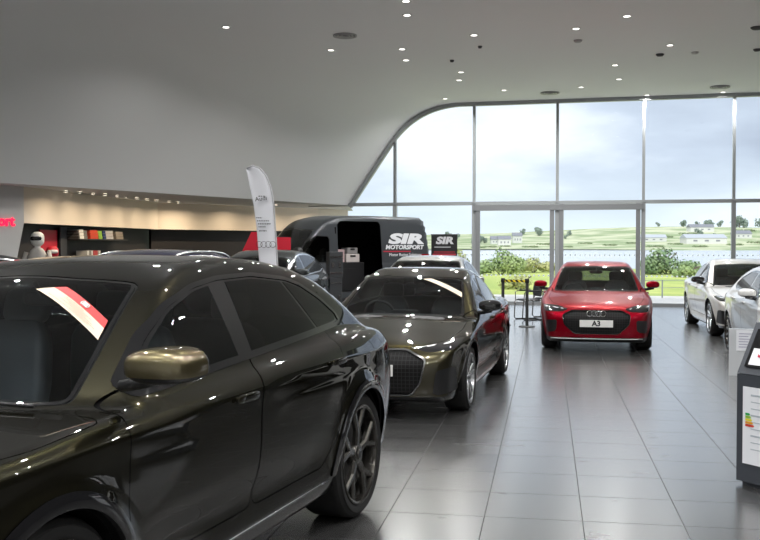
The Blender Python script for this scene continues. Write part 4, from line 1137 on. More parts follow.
Lp, Rp = resample(left, 40), resample(right, 40); V = []; Fc = []
for i in range(40):
    for j in range(9):
        u = j / 8; p = fpt(*(Lp[i] * (1 - u) + Rp[i] * u)); V.append((p[0], .05 * math.sin(3 * u + i * .09) * (1 - u) , p[2]))
for i in range(39):
    for j in range(8): Fc.append((i * 9 + j, i * 9 + j + 1, i * 9 + j + 10, i * 9 + j + 9))
o = meshobj('banner', V, Fc, flagm, fr, smooth=True); o.modifiers.new('t', 'SOLIDIFY').thickness = .004
mb = MB(); mb.tube([(fpt(px, py)[0] + .015, 0, fpt(px, py)[2]) for px, py in [(279.5, 347)] + right[::-1]] , .012, 8); mb.build('pole', pmat('pale_flag_pole', (.5, .5, .52), .4), fr, smooth=True)
mb = MB(); bx_ = fpt(279.5, 340)[0]; mb.box((bx_, 0, .012), (.42, .42, .024), bev=.03); mb.tube([(bx_, 0, .02), (bx_, 0, .14)], .02, 10); mb.build('base', M['satin_black'], fr)
em = MB(); cc = fpt(266.5, 244.5); four_rings(em, (cc[0], -.065, cc[2]), .050, .004, axis='y'); em.build('ring_emblem', M['ink'], fr, smooth=True)
o = text('flag_letters', 'Audi', .105, (fpt(261.5, 199)[0], -.055, fpt(261.5, 199)[2]), (0, math.radians(-8), 0), M['ink'], fr)
sm = MB()
for (py, a, b) in ((196, 259, 265), (217.5, 256.5, 262.5), (220.5, 257.5, 269.5), (223.5, 258.5, 271), (226.5, 259, 266), (230.5, 259.5, 267)):
    x = a
    while x < b:
        w = rng.uniform(.9, 2.2); p, q = fpt(x, py), fpt(min(b, x + w), py + .9)
        sm.add([(p[0], -.053, p[2]), (q[0], -.053, p[2]), (q[0], -.053, q[2]), (p[0], -.053, q[2])], [(0, 1, 2, 3)]); x += w + .5
sm.build('flag_small_print', M['ink'], fr)

# red slanted display board by the dark back wall
def at(px, D): return ((px - 380) / 960 * D, D)
RD = 22.75
rb = empty('red_display_board', (at(268, RD)[0], RD, 0), 0, 'red slanted display board standing before the dark wall, behind the feather flag', 'display board')
def rp(px, py): return ((px - 380) / 960 * RD - at(268, RD)[0], 1.72 + (245.7 - py) / 960 * RD)
mb = MB(); mb.prism([rp(242, 252), rp(251.5, 232), rp(270, 232), rp(264, 252)], -.02, .02); mb.build('slanted_panel', redm, rb)
mb = MB(); mb.prism([rp(264, 237), rp(290.5, 237.3), rp(290.5, 250), rp(262, 252)], .025, .06); mb.build('side_panel', redm, rb)
mb = MB(); mb.box((-.1, .02, .75), (.06, .04, 1.5)); mb.box((-.1, .02, .01), (.8, .26, .02)); mb.build('stand', M['satin_black'], rb)
# ------------------------------------------------------------------ the van
VAN = Body(L=5.3, W=.99, xf=1.0, xr=4.3, R=.345, Ra=.39, zc=.22, za=1.05, zb=1.25, Wg=.955, tumb=.055, tcurv=.02, k1=.06, k2=.08, k3=.03,
    hood=[(0, .95), (.12, 1.08), (.45, 1.20), (.95, 1.28), (1.5, 1.30), (5.0, 1.30), (5.3, 1.30)],
    roof=[(.35, .9), (.75, 1.22), (1.52, 2.16), (1.82, 2.40), (2.25, 2.51), (3.5, 2.535), (5.16, 2.52), (5.29, 2.35), (5.34, 1.0)],
    plan=[(0, .20), (.25, .09), (.6, .03), (1.0, .0), (4.4, 0), (5.0, .01), (5.3, .03)],
    sec=[(.2, .05), (.35, .02), (.6, .0), (1.0, .005), (1.2, .03), (1.35, .06)],
    nose=[(.2, .10), (.35, .03), (.6, 0), (.9, .02), (1.1, .15), (1.3, .5)], tail=[(.25, .04), (.45, .0), (1.3, .0), (1.4, .02)],
    crz=[(0, .75), (5.3, .75)], crease=.012, flare=.012, scoop=.01, scz=.55, wrapf=.22, wrapr=.02, bowr=.02, bowr4=.01, sig_roof=.10, rcrown=.05, gplan=[(.4, .03), (1.6, 0), (5.3, 0)])
vanP = dict(paint=M['vanpaint'], trim=M['satin_black'], clad=M['satin_black'], clad_z=.36, rear_glass=M['sideglass'],
    windscreen=[(.66, .3), (.70, .6), (.85, .84), (1.66, .80), (1.55, .4)], rear_window=[(5.20, .1), (5.20, .2), (5.21, .2), (5.21, .1)],
    dlo=[(1.02, 1.32), (2.02, 1.30), (2.04, 1.95), (1.65, 1.97), (1.42, 1.84)], panes=[(-1, 9, (0, 0))],
    doors=[[(1.02, .42), (1.38, .50), (1.50, .75), (2.08, .75), (2.10, 1.36), (1.0, 1.33)]],
    bonnet=[(.14, .3), (.2, .6), (.42, .82), (.75, .84), (.62, .5), (.58, .2)],
    front=[('grille', [(-.55, .98), (.55, .98), (.5, .62), (-.5, .62)], M['grille'], .02, (.02, M['gunmetal'])), ('headlight', [(.60, .84), (.86, .86), (.88, 1.12), (.66, 1.04)], M['lamp_lens'], 0, None)],
    rear=[('tail_lamp', [(.84, .8), (.95, .8), (.95, 1.5), (.84, 1.5)], M['redlens'])], rear_x=.4,
    mirror=(1.05, 1.52), mirror_d=(.16, .20, .34), mirror_mat=M['satin_black'], handles=[(1.95, 1.05)], rim='multi', rim_r=.22, rim_mat=M['rim_silver'], tyre_w=.24,
    openings=[[(2.28, .52), (3.66, .52), (3.64, 2.36), (2.30, 2.36)]],
    cabin=dict(seat_x=1.72, seat_z=.85, dash_x=1.15, dash_z=1.25, bench=False))
van = build_car('panel_van', VAN, vanP, (90, 26, 130))
tag(van, 'dark grey panel van with open sliding door and SIR MOTORSPORT lettering', 'van')
VA = math.degrees(math.atan2(4.08, 3.0))
vdir = Vector((math.sin(math.radians(VA)), math.cos(math.radians(VA)), 0)); vleft = Vector((vdir.y, -vdir.x, 0))
vo = Vector((-2.95, 23.15, 0)) - vleft * .99 + Vector((0, .15, 0))
place(van, vo.x, vo.y, VA); van.scale = (1.03, 1, 1)
# raised lettering on the flank
silver_ink = pmat('silver_vinyl', (.62, .63, .65), .45); red_ink = pmat('red_vinyl', (.40, .02, .04), .5)
def on_flank(name, body, size, x, z, mat, **k):
    y = -VAN.sy(x, z) - .006
    lean = math.atan2(VAN.sy(x, z - .05) - VAN.sy(x, z + .05), .1)
    return text(name, body, size, (x, y, z), (-lean, 0, 0), mat, van, extrude=.002, **k)
on_flank('logo_letters', 'SIR', .36, 4.43, 1.895, silver_ink, shear=.18, bold=.020, width=2.35)
on_flank('name_letters', 'MOTORSPORT', .155, 4.40, 1.675, silver_ink, shear=.18, bold=.006, width=1.22)
on_flank('strapline', 'Motor Racing Solutions', .12, 4.42, 1.475, silver_ink, width=.95)
mb = MB(); yy = VAN.sy(4.2, 1.565) + .004; mb.box((4.15, -yy, 1.565), (.9, .006, .03)); mb.build('red_underline', red_ink, van)
# cargo space lining
cg = MB(); cg.box((3.75, 0, .50), (2.9, 1.84, .04)); cg.box((2.24, .0, 1.35), (.03, 1.8, 1.7)); cg.box((3.55, .86, 1.35), (2.6, .03, 1.7)); cg.build('cargo_lining', M['matt_black'], van)
# equipment inside
def in_van(x, y, z): return van.matrix_basis @ Vector((x, y, z))
vrot = math.radians(90 - VA)
van_m = Matrix.Translation(van.location) @ Matrix.Rotation(vrot, 4, 'Z')
def loose_box(name, x, y, z, d, mat, label, cat, parts=None, group=None, ang=0):
    p = van_m @ Vector((x, y, z)); r = empty(name, p, vrot + math.radians(ang), label, cat, group)
    mb = MB(); mb.box((0, 0, d[2] / 2), d, bev=.02); mb.build('body', mat, r)
    mb = MB(); mb.box((0, -d[1] / 2 - .006, d[2] * .75), (d[0] * .4, .012, .05), bev=.004); mb.build('handle', M['satin_black'], r)
    return r
pale = pmat('pale_cardboard', (.52, .47, .45), .7); pinkish = pmat('pink_grey_fabric', (.42, .30, .30), .8)
loose_box('equipment_case', 3.0, -.15, .525, (1.0, .7, .75), M['satin_black'], 'black equipment case on the floor of the open van', 'case')
loose_box('cardboard_carton', 2.72, -.25, 1.28, (.34, .40, .34), pinkish, 'pinkish carton at the left on the black case inside the van', 'box', ang=12)
loose_box('cardboard_carton', 3.22, -.20, 1.28, (.40, .42, .22), pale, 'pale carton at the right on the black case inside the van', 'box', ang=-8)
fb = loose_box('kit_bag', 3.22, -.20, 1.505, (.34, .30, .16), pmat('grey_kit_fabric', (.25, .24, .24), .8), 'small grey bag on top of the pale carton in the van', 'bag')
# dark flight cases beside the opening
fcm = pmat('flight_case_black', (.030, .033, .036), .4)
def flight_case(px, D, z0, w, h, label):
    x = (px - 380) / 960 * D; r = empty('flight_case', (x, D, z0), math.radians(18), label, 'case', 'stacked flight cases')
    mb = MB(); mb.box((0, 0, h / 2), (w, .32, h), bev=.015); mb.build('body', fcm, r)
    for zz in (.12, h - .12): mb = MB(); mb.box((0, -.166, zz), (w * .9, .012, .035), bev=.003); mb.build('metal_strip', M['gunmetal'], r)
    for k in range(2): mb = MB(); mb.box(((k - .5) * w * .5, -.168, h / 2), (.06, .016, .12), bev=.004); mb.build('latch', M['gunmetal'], r)
flight_case(334, 23.15, 0, .32, .95, 'lower dark flight case standing in front of the van opening'); flight_case(334.5, 23.15, .952, .34, .62, 'upper dark flight case standing in front of the van opening')

# ------------------------------------------------------------------ SIR roller banner
bn = empty('roller_banner', (1.83, 27.35, 0), math.radians(-6), 'black roller banner with SIR logo standing by the window', 'banner')
mb = MB(); mb.box((0, 0, 1.05), (.74, .012, 1.96)); mb.build('print', M['ink'], bn)
mb = MB(); mb.box((0, 0, .035), (.80, .2, .07), bev=.02); mb.box((0, 0, 2.035), (.76, .03, .03)); mb.build('cassette', M['gunmetal'], bn)
text('logo_letters', 'SIR', .27, (0, -.01, 1.86), (0, 0, 0), silver_ink, bn, shear=.18, bold=.014, width=1.35)
mb = MB(); mb.box((-.05, -.008, 1.68), (.46, .004, .02)); mb.box((0, -.008, 1.54), (.6, .004, .022), 1); mb.box((0, -.008, 1.47), (.66, .004, .05), 1); mb.box((-.1, -.008, 1.40), (.3, .004, .022), 0); mb.build('small_print', [silver_ink, red_ink], bn)

# ------------------------------------------------------------------ belt barrier
tape = pmat('hazard_tape', (.8, .6, .02), .5)
n_, l_, b_ = nodes(tape); tc = n_.new('ShaderNodeTexCoord'); mp = n_.new('ShaderNodeMapping'); mp.inputs['Rotation'].default_value = (0, math.radians(45), 0); mp.inputs['Scale'].default_value = (11, 11, 11)
sxyz = n_.new('ShaderNodeSeparateXYZ'); fr_ = n_.new('ShaderNodeMath'); fr_.operation = 'FRACT'; gt_ = n_.new('ShaderNodeMath'); gt_.operation = 'GREATER_THAN'; gt_.inputs[1].default_value = .5
mx_ = n_.new('ShaderNodeMix'); mx_.data_type = 'RGBA'; mx_.inputs[6].default_value = (.012, .012, .012, 1); mx_.inputs[7].default_value = (.75, .58, .02, 1)
l_.new(tc.outputs['Object'], mp.inputs['Vector']); l_.new(mp.outputs[0], sxyz.inputs[0]); l_.new(sxyz.outputs[0], fr_.inputs[0]); l_.new(fr_.outputs[0], gt_.inputs[0]); l_.new(gt_.outputs[0], mx_.inputs[0]); l_.new(mx_.outputs[2], b_.inputs['Base Color'])
bar_ = None
postm = pmat('barrier_post_grey', (.05, .055, .055), .4, .3)
def post(x, y, label):
    r = empty('barrier_post', (x, y, 0), 0, label, 'barrier post', 'belt barrier posts')
    mb = MB(); mb.lathe([(0, .02), (.17, .018), (.175, .0), (0, 0)], 28); mb.build('base', postm, r, smooth=True)
    mb = MB(); mb.lathe([(.0001, .02), (.034, .02), (.034, .93), (.0001, .93)], 18); mb.build('pole', postm, r, auto=40)
    mb = MB(); mb.lathe([(.0001, .93), (.043, .93), (.046, .94), (.046, 1.0), (.04, 1.02), (.0001, 1.02)], 18); mb.build('belt_cassette', M['satin_black'], r, auto=40); return r
p1x, p1y, p2x, p2y = 2.66, 20.75, 3.12, 20.35
post(p1x, p1y, 'black belt barrier post, the left one, half hidden by the olive saloon'); post(p2x, p2y, 'black belt barrier post on a round base, the right one, beside the chairs')
mb = MB(); L_b = math.hypot(p2x - p1x, p2y - p1y); mb.box((L_b / 2, 0, .965), (L_b - .095, .004, .05)); o = mb.build('hazard_belt', tape); o.location = (p1x, p1y, 0); o.rotation_euler = (0, 0, math.atan2(p2y - p1y, p2x - p1x))
tag(o, 'yellow and black striped belt stretched between the two barrier posts', 'barrier tape')

# ------------------------------------------------------------------ cantilever chairs by the window
def chair(x, y, ang, label, src=None):
    if src: r = copy_tree(src)
    else:
        r = empty('cantilever_chair'); T = .014
        mb = MB()
        for s in (-1, 1):
            mb.tube([(s * .24, .25, T), (s * .24, -.22, T), (s * .24, -.26, .05), (s * .24, -.24, .42), (s * .24, -.20, .455), (s * .24, .18, .445), (s * .24, .24, .50), (s * .24, .30, .88)], T, 8)
            mb.tube([(s * .24, -.23, .44), (s * .27, -.22, .64), (s * .27, -.18, .665), (s * .27, .24, .665)], .011, 8)
        mb.tube([(-.24, .25, T), (.24, .25, T)], T, 8); mb.build('frame', M['gunmetal'], r, smooth=True)
        mb = MB(); mb.sell((0, 0, .465), (.46, .44, .05), .4, .3, 20, 8); mb.build('seat', M['seat'], r, smooth=True)
        mb = MB(); mb.sell((0, .275, .72), (.47, .04, .36), .4, .3, 20, 8, fn=lambda a, b, c: (a, b + .13 * c + .05 * (a / .23) ** 2 * -1, c)); mb.build('backrest', M['seat'], r, smooth=True)
        mb = MB(); 
        for s in (-1, 1): mb.box((s * .27, .02, .68), (.04, .28, .02), bev=.008)
        mb.build('armrest', M['satin_black'], r)
    r.location = (x, y, 0); r.rotation_euler = (0, 0, math.radians(ang)); tag(r, label, 'chair', 'chairs by the window'); return r
c1 = chair(3.46, 22.3, -75, 'black cantilever chair nearest the barrier, in side view by the window')
chair(3.98, 22.9, -75, 'black cantilever chair half hidden behind the red hatchback', c1)

# ------------------------------------------------------------------ display stands at the right
totm = pmat('totem_light_grey', (.52, .54, .56), .45); acr = glassmat('frosted_acrylic', (.88, .90, .92), 1.5, .12); paper = pmat('paper_sheet', (.78, .80, .84), .6); stand_g = pmat('stand_anthracite', (.055, .062, .075), .45, .2)
T_D = 12.7
tt = empty('information_totem', (4.80, 12.68, 0), math.radians(-20), 'light grey totem with a clear acrylic top, in front of the white car at right', 'display stand')
mb = MB(); mb.prism([(-.17, 0), (.17, 0), (.17, .62), (-.17, .62)], -.05, .05); mb.build('body', totm, tt)
mb = MB(); mb.prism([(-.165, .62), (.165, .62), (.19, 1.03), (-.13, 1.03)], -.02, .02); mb.build('acrylic_panel', acr, tt)
mb = MB(); mb.box((.03, -.056, .47), (.22, .006, .27)); o = mb.build('printed_sheet', paper, tt)
mb = MB()
for k in range(6): mb.box((.03 - .02 * (k % 2), -.061, .56 - .035 * k), (.15 - .03 * (k % 2), .003, .008))
mb.build('sheet_print', pmat('violet_print', (.30, .28, .42), .6), o)
ds = empty('specification_stand', (2.575, 6.9, 0), math.radians(-60), 'anthracite floor stand with energy label sheet and sloping screen at the right edge', 'display stand')
# profile in local (y, z): front face towards -y, the head slopes back
W_ = .62
mb = MB(); mb.prism([(0, .03), (.26, .03), (.22, .80), (0, .80)], 0, W_, axis='x'); mb.box((W_ / 2, .13, .015), (W_ - .06, .2, .03)); mb.build('pedestal', stand_g, ds)
mb = MB(); mb.prism([(.0, .805), (.22, .805), (.26, 1.16), (.20, 1.16)], 0, W_, axis='x'); mb.build('sloping_head', stand_g, ds)
mb = MB(); mb.box((W_ / 2 + .01, -.006, .44), (W_ - .10, .008, .55)); pp = mb.build('specification_sheet', paper, ds)
lines = MB()
for k in range(9): lines.box((W_ / 2 + .03, -.0115, .66 - .048 * k), (W_ - .20, .002, .006 if k % 3 else .012))
lines.build('sheet_print', pmat('grey_print_line', (.42, .47, .52), .6), pp)
cols = [(.02, .35, .08), (.25, .5, .05), (.75, .65, .03), (.75, .35, .03), (.6, .05, .03)]
for k, c in enumerate(cols):
    q = MB(); q.prism([(.085, .53 - .02 * k), (.115 + .009 * k, .53 - .02 * k), (.125 + .009 * k, .522 - .02 * k), (.115 + .009 * k, .514 - .02 * k), (.085, .514 - .02 * k)], -.0135, -.0115); q.build('energy_arrow', pmat('energy_print', c, .5), pp)
hd = math.atan2(.20, .355)
scr = MB(); scrm = Matrix.Translation((W_ / 2, .10, .98)) @ Matrix.Rotation(-hd, 4, 'X')
scr.box((0, -.012, 0), (W_ - .10, .01, .30), mat=scrm); sc_ = scr.build('screen', M['gloss_black'], ds)
q = MB(); q.box((0, -.019, -.07), (W_ - .16, .003, .13), mat=scrm); q.build('price_card', paper, sc_)
tx = text('price_figures', '3', .10, tuple(scrm @ Vector((-.15, -.023, -.04))), (-hd, 0, 0), pmat('red_figures', (.5, .01, .05), .5), sc_, bold=.004)
# ------------------------------------------------------------------ outdoors
grass_near = noise_tint(pmat('meadow_grass', (.2, .3, .05), .9, spec=.1), .35, (.30, .40, .12), (.50, .54, .18), 6)
grass_far = noise_tint(pmat('far_hillside', (.2, .3, .08), .9, spec=.1), .03, (.27, .34, .19), (.52, .54, .38), 9, lo=.42, hi=.58)
pave = noise_tint(pmat('pale_paving', (.5, .48, .45), .8, spec=.2), 2., (.74, .71, .68), (.82, .79, .76))
water = pmat('lake_water', (.55, .60, .66), .2, .0, spec=.8)
g = meshobj('ground_paving', [(-60, gy(-60) * .6, -.02), (60, gy(60) - 2, -.02), (60, 33.2, -.02), (-60, 33.2, -.02)], [(0, 1, 2, 3)], pave); tag(g, kind='structure')
# keep paving outside the glass line only
g.data.vertices[0].co = (-60, gy(-60), -.02); g.data.vertices[1].co = (60, gy(60), -.02); g.data.vertices[3].co = (-60, 46, -.02); g.data.vertices[2].co = (60, 24, -.02)
V = []; Fc = []; nx, ny = 60, 26
def meadow_z(x, y): return -.03 - .35 * sstep((y - 70) / 22.) - 1.1 * sstep((y - 84) / 10.) + .10 * math.sin(x * .21) * math.sin(y * .17) * min(1, (y - 32) / 15)
for j in range(ny + 1):
    for i in range(nx + 1):
        x = -75 + 180 * i / nx; y0 = max(24.5, 33.2 - .18 * x); y = y0 + (97 - y0) * j / ny; V.append((x, y, meadow_z(x, y)))
for j in range(ny):
    for i in range(nx): a = j * (nx + 1) + i; Fc.append((a, a + 1, a + nx + 2, a + nx + 1))
tag(meshobj('ground_meadow', V, Fc, grass_near, smooth=True), kind='structure')
tag(meshobj('ground_lake', [(-900, 88, -1.0), (1100, 88, -1.0), (1100, 800, -1.0), (-900, 800, -1.0)], [(0, 1, 2, 3)], water), kind='structure')
def far_z(x, y):
    t = sstep((y - 560) / 560.)
    r = sstep((x - 20) / 330.)
    return -1.4 + t * (14.5 + 8.5 * r) + t * 1.8 * math.sin(x * .013 + 1) * math.sin(y * .011) + sstep((y - 545) / 30.) * 1.0
V = []; Fc = []; nx, ny = 90, 30
for j in range(ny + 1):
    for i in range(nx + 1):
        x = -800 + 1700 * i / nx; y = 560 + 640 * j / ny + 25 * math.sin(x * .02); V.append((x, y, far_z(x, y)))
for j in range(ny):
    for i in range(nx): a = j * (nx + 1) + i; Fc.append((a, a + 1, a + nx + 2, a + nx + 1))
tag(meshobj('ground_hills', V, Fc, grass_far, smooth=True), kind='structure')

# leaves
def leafmat(name, c1, c2): return noise_tint(pmat(name, c1, .8, spec=.15), .9, c1, c2, 3)
leaf1 = leafmat('bush_leaf_green', (.24, .34, .15), (.40, .48, .24)); leaf2 = leafmat('bush_leaf_yellow_green', (.38, .42, .18), (.50, .50, .26)); leaf3 = leafmat('bush_leaf_dark', (.15, .24, .12), (.28, .36, .20)); ftree = leafmat('far_tree_leaf', (.20, .26, .22), (.26, .32, .27))
ftree2 = leafmat('far_shrub_leaf', (.20, .28, .15), (.32, .38, .22)); bark = pmat('grey_bark', (.12, .10, .08), .9)
def foliage(blobs, nleaf, ls):
    """leaf cards over a set of ellipsoids"""
    V = []; Fc = []
    vol = np.array([b[3] * b[4] * b[5] for b in blobs]) ** .67; vol /= vol.sum()
    for b, w in zip(blobs, vol):
        k = int(nleaf * w); d = rng.normal(size=(k, 3)); d /= np.linalg.norm(d, axis=1, keepdims=True); r = rng.uniform(.62, 1.03, (k, 1))
        C = np.array(b[:3]) + d * r * np.array(b[3:6])
        for c, nrm in zip(C, d):
            a = rng.normal(size=3); e1 = np.cross(nrm, a); e1 /= np.linalg.norm(e1) + 1e-9; e2 = np.cross(nrm + rng.normal(size=3) * .5, e1); e2 /= np.linalg.norm(e2) + 1e-9
            s = ls * rng.uniform(.6, 1.3); i = len(V)
            V += [c - e1 * s, c - e2 * s * .6, c + e1 * s, c + e2 * s * .6]; Fc.append((i, i + 1, i + 2, i + 3))
    return V, Fc
def bush(name, x, y, z, w, h, mat, label, cat, nleaf=1600, ls=.09, nb=9, group=None):
    r = empty(name, (x, y, z), 0, label, cat, group)
    blobs = []
    for k in range(nb):
        u = rng.uniform(-1, 1); hh = h * rng.uniform(.55, 1.0) * (1 - .45 * u * u)
        blobs.append((u * w * .38, rng.uniform(-.3, .3) * w * .5, hh * .52, w * .20, w * .2, hh * .5))
    V, Fc = foliage(blobs, nleaf, ls); meshobj('foliage', V, Fc, mat, r)
    mb = MB()
    for k in range(5): mb.tube([(0, 0, -.1), (rng.uniform(-.2, .2) * w, rng.uniform(-.1, .1) * w, h * .3), (rng.uniform(-.35, .35) * w, 0, h * .7)], .02 + .01 * h, 5)
    mb.build('stem', bark, r); return r
def pos(px, py, z=-.05):
    D = (1.72 - z) * 960 / (py - 245.7); return (px - 380) / 960 * D, D
x, y = pos(501, 274); bush('bush', x, y, -.06, 3.3, 1.75, leaf1, 'round green bush on the lake shore, seen left through the glass door', 'bush', 2400, .10)
x, y = pos(534, 271.8); bush('bush', x, y, -.06, 3.1, 1.25, leaf2, 'low yellow-green bush right of the round bush on the shore', 'bush', 1700, .09)
x, y = pos(668, 275); bush('bush', x, y, -.06, 3.6, 1.95, leaf3, 'dark spreading shrub on the shore, left of the pale saloon', 'bush', 2600, .10, 11)
x, y = pos(690, 277.5); bush('bush', x, y, -.06, 1.8, .9, leaf1, 'small shrub at the right foot of the dark spreading shrub', 'bush', 900, .08, 5)
x, y = pos(520, 290); bush('reed_clump', x, y, -.04, 1.9, .75, leaf2, 'yellowish weeds growing just outside behind the barrier', 'weeds', 800, .06, 6)
x, y = pos(457, 272); bush('bush', x, y, -.06, 2.0, 1.9, leaf2, 'pale bush outside, right of the SIR roller banner', 'bush', 1200, .09, 6)
# trees and houses on the far shore
def hill_pos(px, D): x = (px - 380) / 960 * D; return x, D, far_z(x, D)
ti_ = 0
tl = [(476, 700, 7), (481, 705, 9), (492, 690, 5), (514, 800, 4), (521, 780, 5), (531, 900, 6), (538, 900, 8), (543, 905, 7), (548, 900, 6), (566, 820, 4), (575, 860, 5),
      (672, 1000, 5), (683, 1010, 6), (691, 1010, 7), (699, 1010, 6), (706, 1015, 7), (713, 1015, 6), (720, 1015, 7), (727, 1015, 8), (743, 980, 10), (749, 985, 12), (755, 985, 11), (761, 985, 12), (709, 800, 7), (724, 760, 5), (440, 760, 6), (450, 800, 7), (462, 740, 6)]
tproto = None
for i, (px, D, h) in enumerate(sorted(tl)):
    x, y, z = hill_pos(px, D)
    if tproto is None:
        tproto = r = empty('far_tree'); bl = [(rng.uniform(-.3, .3), rng.uniform(-.3, .3), .3 + .55 * k / 6, .33, .33, .26) for k in range(7)]
        V, Fc = foliage(bl, 420, .09); meshobj('crown', V, Fc, ftree, r); mb = MB(); mb.tube([(0, 0, -.1), (0, 0, .5)], .04, 6); mb.build('trunk', bark, r)
    else: r = copy_tree(tproto)
    y += 26 * (i % 3); z = far_z(x, y)
    r.location = (x, y, z - .3); r.rotation_euler = (0, 0, i * 1.3); r.scale = (h * .95, h * .95, h)
    tag(r, 'distant tree on the far hill, %s from the left of those seen through the glass' % (ordn + ['twenty-third', 'twenty-fourth', 'twenty-fifth', 'twenty-sixth', 'twenty-seventh', 'twenty-eighth'])[i], 'tree', 'trees on the far hill')
sproto = None
shr = [(478, 620, 5), (490, 640, 6), (505, 660, 5), (530, 640, 6), (545, 700, 7), (566, 640, 5), (585, 720, 6), (610, 680, 6), (632, 720, 6), (655, 640, 7), (664, 820, 8), (675, 700, 6), (688, 860, 9), (700, 640, 6), (716, 800, 9), (735, 680, 7), (745, 900, 10), (757, 720, 8)]
for i, (px, D, w_) in enumerate(shr):
    x, y, z = hill_pos(px, D)
    if sproto is None:
        sproto = r = empty('hillside_shrub'); V, Fc = foliage([(rng.uniform(-.5, .5), rng.uniform(-.2, .2), .12, .3, .25, .16) for k in range(6)], 260, .07); meshobj('foliage', V, Fc, ftree2, r); mb = MB(); mb.tube([(0, 0, -.2), (0, 0, .15)], .03, 5); mb.build('stem', bark, r)
    else: r = copy_tree(sproto)
    r.location = (x, y, z); r.scale = (w_ * 1.4, w_, w_ * .8); r.rotation_euler = (0, 0, .4 * math.sin(i))
    tag(r, 'low shrub on the slope across the lake, %s from the left' % ordn[i], 'shrub', 'shrubs on the far slope')
wallw = pmat('pale_render', (.58, .59, .57), .8); roofg = pmat('slate_roof', (.20, .21, .24), .7); roofb = pmat('blue_grey_sheet_roof', (.40, .43, .48), .6)
def house(px, D, w, d, h, rh, label, name='house', rm=roofg, ang=0):
    x, y, z = hill_pos(px, D); r = empty(name, (x, y, z), math.radians(ang), label, 'building', 'buildings across the lake')
    mb = MB(); mb.box((0, 0, h / 2 - .5), (w, d, h + 1)); mb.build('walls', wallw, r)
    mb = MB(); mb.prism([(-d / 2 - .4, h), (d / 2 + .4, h), (0, h + rh)], -w / 2 - .4, w / 2 + .4, axis='x'); mb.build('roof', rm, r)
    mb = MB()
    for k in range(3): mb.box(((k - 1) * w * .28, -d / 2 - .03, h * .5), (w * .1, .06, h * .3))
    mb.build('window_row', roofg, r)
house(504, 690, 9, 7, 4.5, 2.5, 'white house across the lake, seen left of the barrier'); house(496, 720, 8, 7, 3.5, 2.5, 'small pale house across the lake, leftmost of the far houses')
house(517, 740, 7, 6, 5.5, 2.6, 'dark roofed taller house across the lake, above the barrier'); house(652, 760, 20, 10, 3, 2.5, 'low blue roofed building across the lake, right of the red car', rm=roofb)
house(703, 720, 30, 16, 4, 3, 'long blue-grey warehouse on the far hillside at right', 'warehouse', roofb); house(700, 900, 22, 12, 4, 3, 'pale building above the warehouse on the far hillside'); house(741, 800, 14, 10, 3.5, 3, 'pale house on the far hillside at the right edge')
# low wire fence on the meadow edge
fm = pmat('galvanised_post', (.35, .38, .36), .5, .4)
F0 = pos(640, 298.5, -.04); F1 = pos(790, 297, -.04)
fe = empty('wire_fence', (F0[0], F0[1], -.04), 0, 'thin wire fence along the edge of the meadow, left of the pale saloon', 'fence')
dxf, dyf = F1[0] - F0[0], F1[1] - F0[1]
for k in range(6):
    t = k / 5 * 1.0 + .0
    mb = MB(); mb.tube([(dxf * t + .75, dyf * t, -.05), (dxf * t + .75, dyf * t, .62)], .025, 6); mb.build('fence_post', fm, fe)
for zz in (.60, .35):
    mb = MB(); mb.tube([(0, 0, zz), (dxf + .75, dyf, zz)], .010, 5); mb.build('wire', fm, fe)

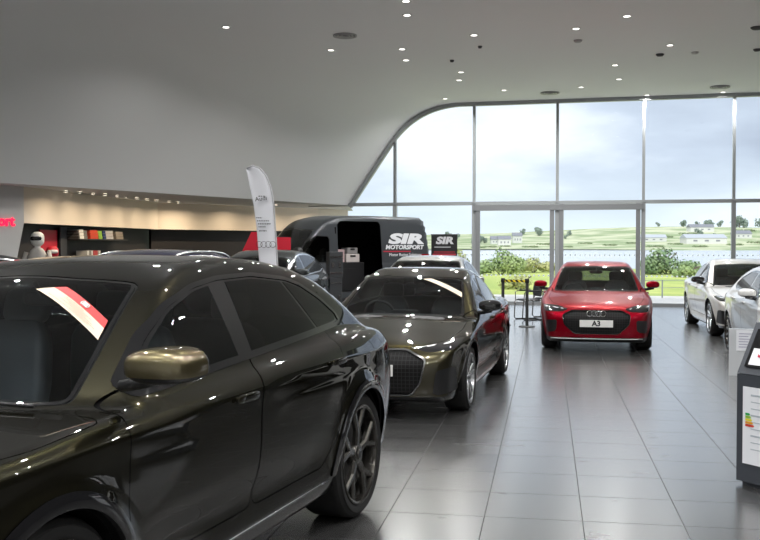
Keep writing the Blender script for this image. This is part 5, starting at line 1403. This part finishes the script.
# ------------------------------------------------------------------ sky, sun, camera
w = bpy.data.worlds.new('World'); SC.world = w; w.use_nodes = True
n, l = w.node_tree.nodes, w.node_tree.links; n.clear()
out = n.new('ShaderNodeOutputWorld'); bg = n.new('ShaderNodeBackground'); tc = n.new('ShaderNodeTexCoord')
sp_ = n.new('ShaderNodeSeparateXYZ'); l.new(tc.outputs['Generated'], sp_.inputs[0])
mp = n.new('ShaderNodeMapping'); mp.inputs['Scale'].default_value = (1.0, 1.0, 3.0); mp.inputs['Location'].default_value = (.55, .2, .35); l.new(tc.outputs['Generated'], mp.inputs['Vector'])
n1 = n.new('ShaderNodeTexNoise'); n1.inputs['Scale'].default_value = 2.6; n1.inputs['Detail'].default_value = 7; n1.inputs['Roughness'].default_value = .52; l.new(mp.outputs[0], n1.inputs['Vector'])
cr = n.new('ShaderNodeValToRGB'); e = cr.color_ramp.elements
e[0].position = .30; e[0].color = (.36, .42, .53, 1); e[1].position = .72; e[1].color = (.95, .97, 1.0, 1)
q = e.new(.48); q.color = (.53, .61, .73, 1); q = e.new(.58); q.color = (.72, .79, .89, 1)
l.new(n1.outputs['Fac'], cr.inputs[0])
hz = n.new('ShaderNodeMapRange'); hz.inputs[1].default_value = .0; hz.inputs[2].default_value = .09; hz.inputs[3].default_value = .75; hz.inputs[4].default_value = 0.; l.new(sp_.outputs[2], hz.inputs[0])
mx = n.new('ShaderNodeMix'); mx.data_type = 'RGBA'; l.new(hz.outputs[0], mx.inputs[0]); l.new(cr.outputs[0], mx.inputs[6]); mx.inputs[7].default_value = (.80, .91, .97, 1)
l.new(mx.outputs[2], bg.inputs[0]); bg.inputs[1].default_value = SKY; l.new(bg.outputs[0], out.inputs[0])
sun = bpy.data.lights.new('sun', 'SUN'); sun.energy = SUN_E; sun.angle = math.radians(25); sun.color = (1, .97, .92)  # soft sun added to brighten the ground; the sky itself is overcast
so_ = bpy.data.objects.new('sun', sun); COL.objects.link(so_); so_.rotation_euler = (math.radians(42), 0, math.radians(-25))
cam = bpy.data.cameras.new('camera'); co = bpy.data.objects.new('camera', cam); COL.objects.link(co)
cam.sensor_fit = 'HORIZONTAL'; cam.sensor_width = 36; cam.lens = 36 * 960 / 760; cam.clip_end = 5000
co.location = (0, 0, 1.72); co.rotation_euler = (PI / 2 - PITCH, 0, 0); SC.camera = co
SC.view_settings.view_transform = 'Standard'; SC.view_settings.look = 'None'; SC.view_settings.gamma = 1; SC.view_settings.use_curve_mapping = False
SC.view_settings.exposure = EXPO
SC.cycles.use_denoising = True
SC.cycles.max_bounces = 10; SC.cycles.diffuse_bounces = 5; SC.cycles.glossy_bounces = 5; SC.cycles.transparent_max_bounces = 16
SC.cycles.sample_clamp_indirect = 5
bpy.context.view_layer.update()
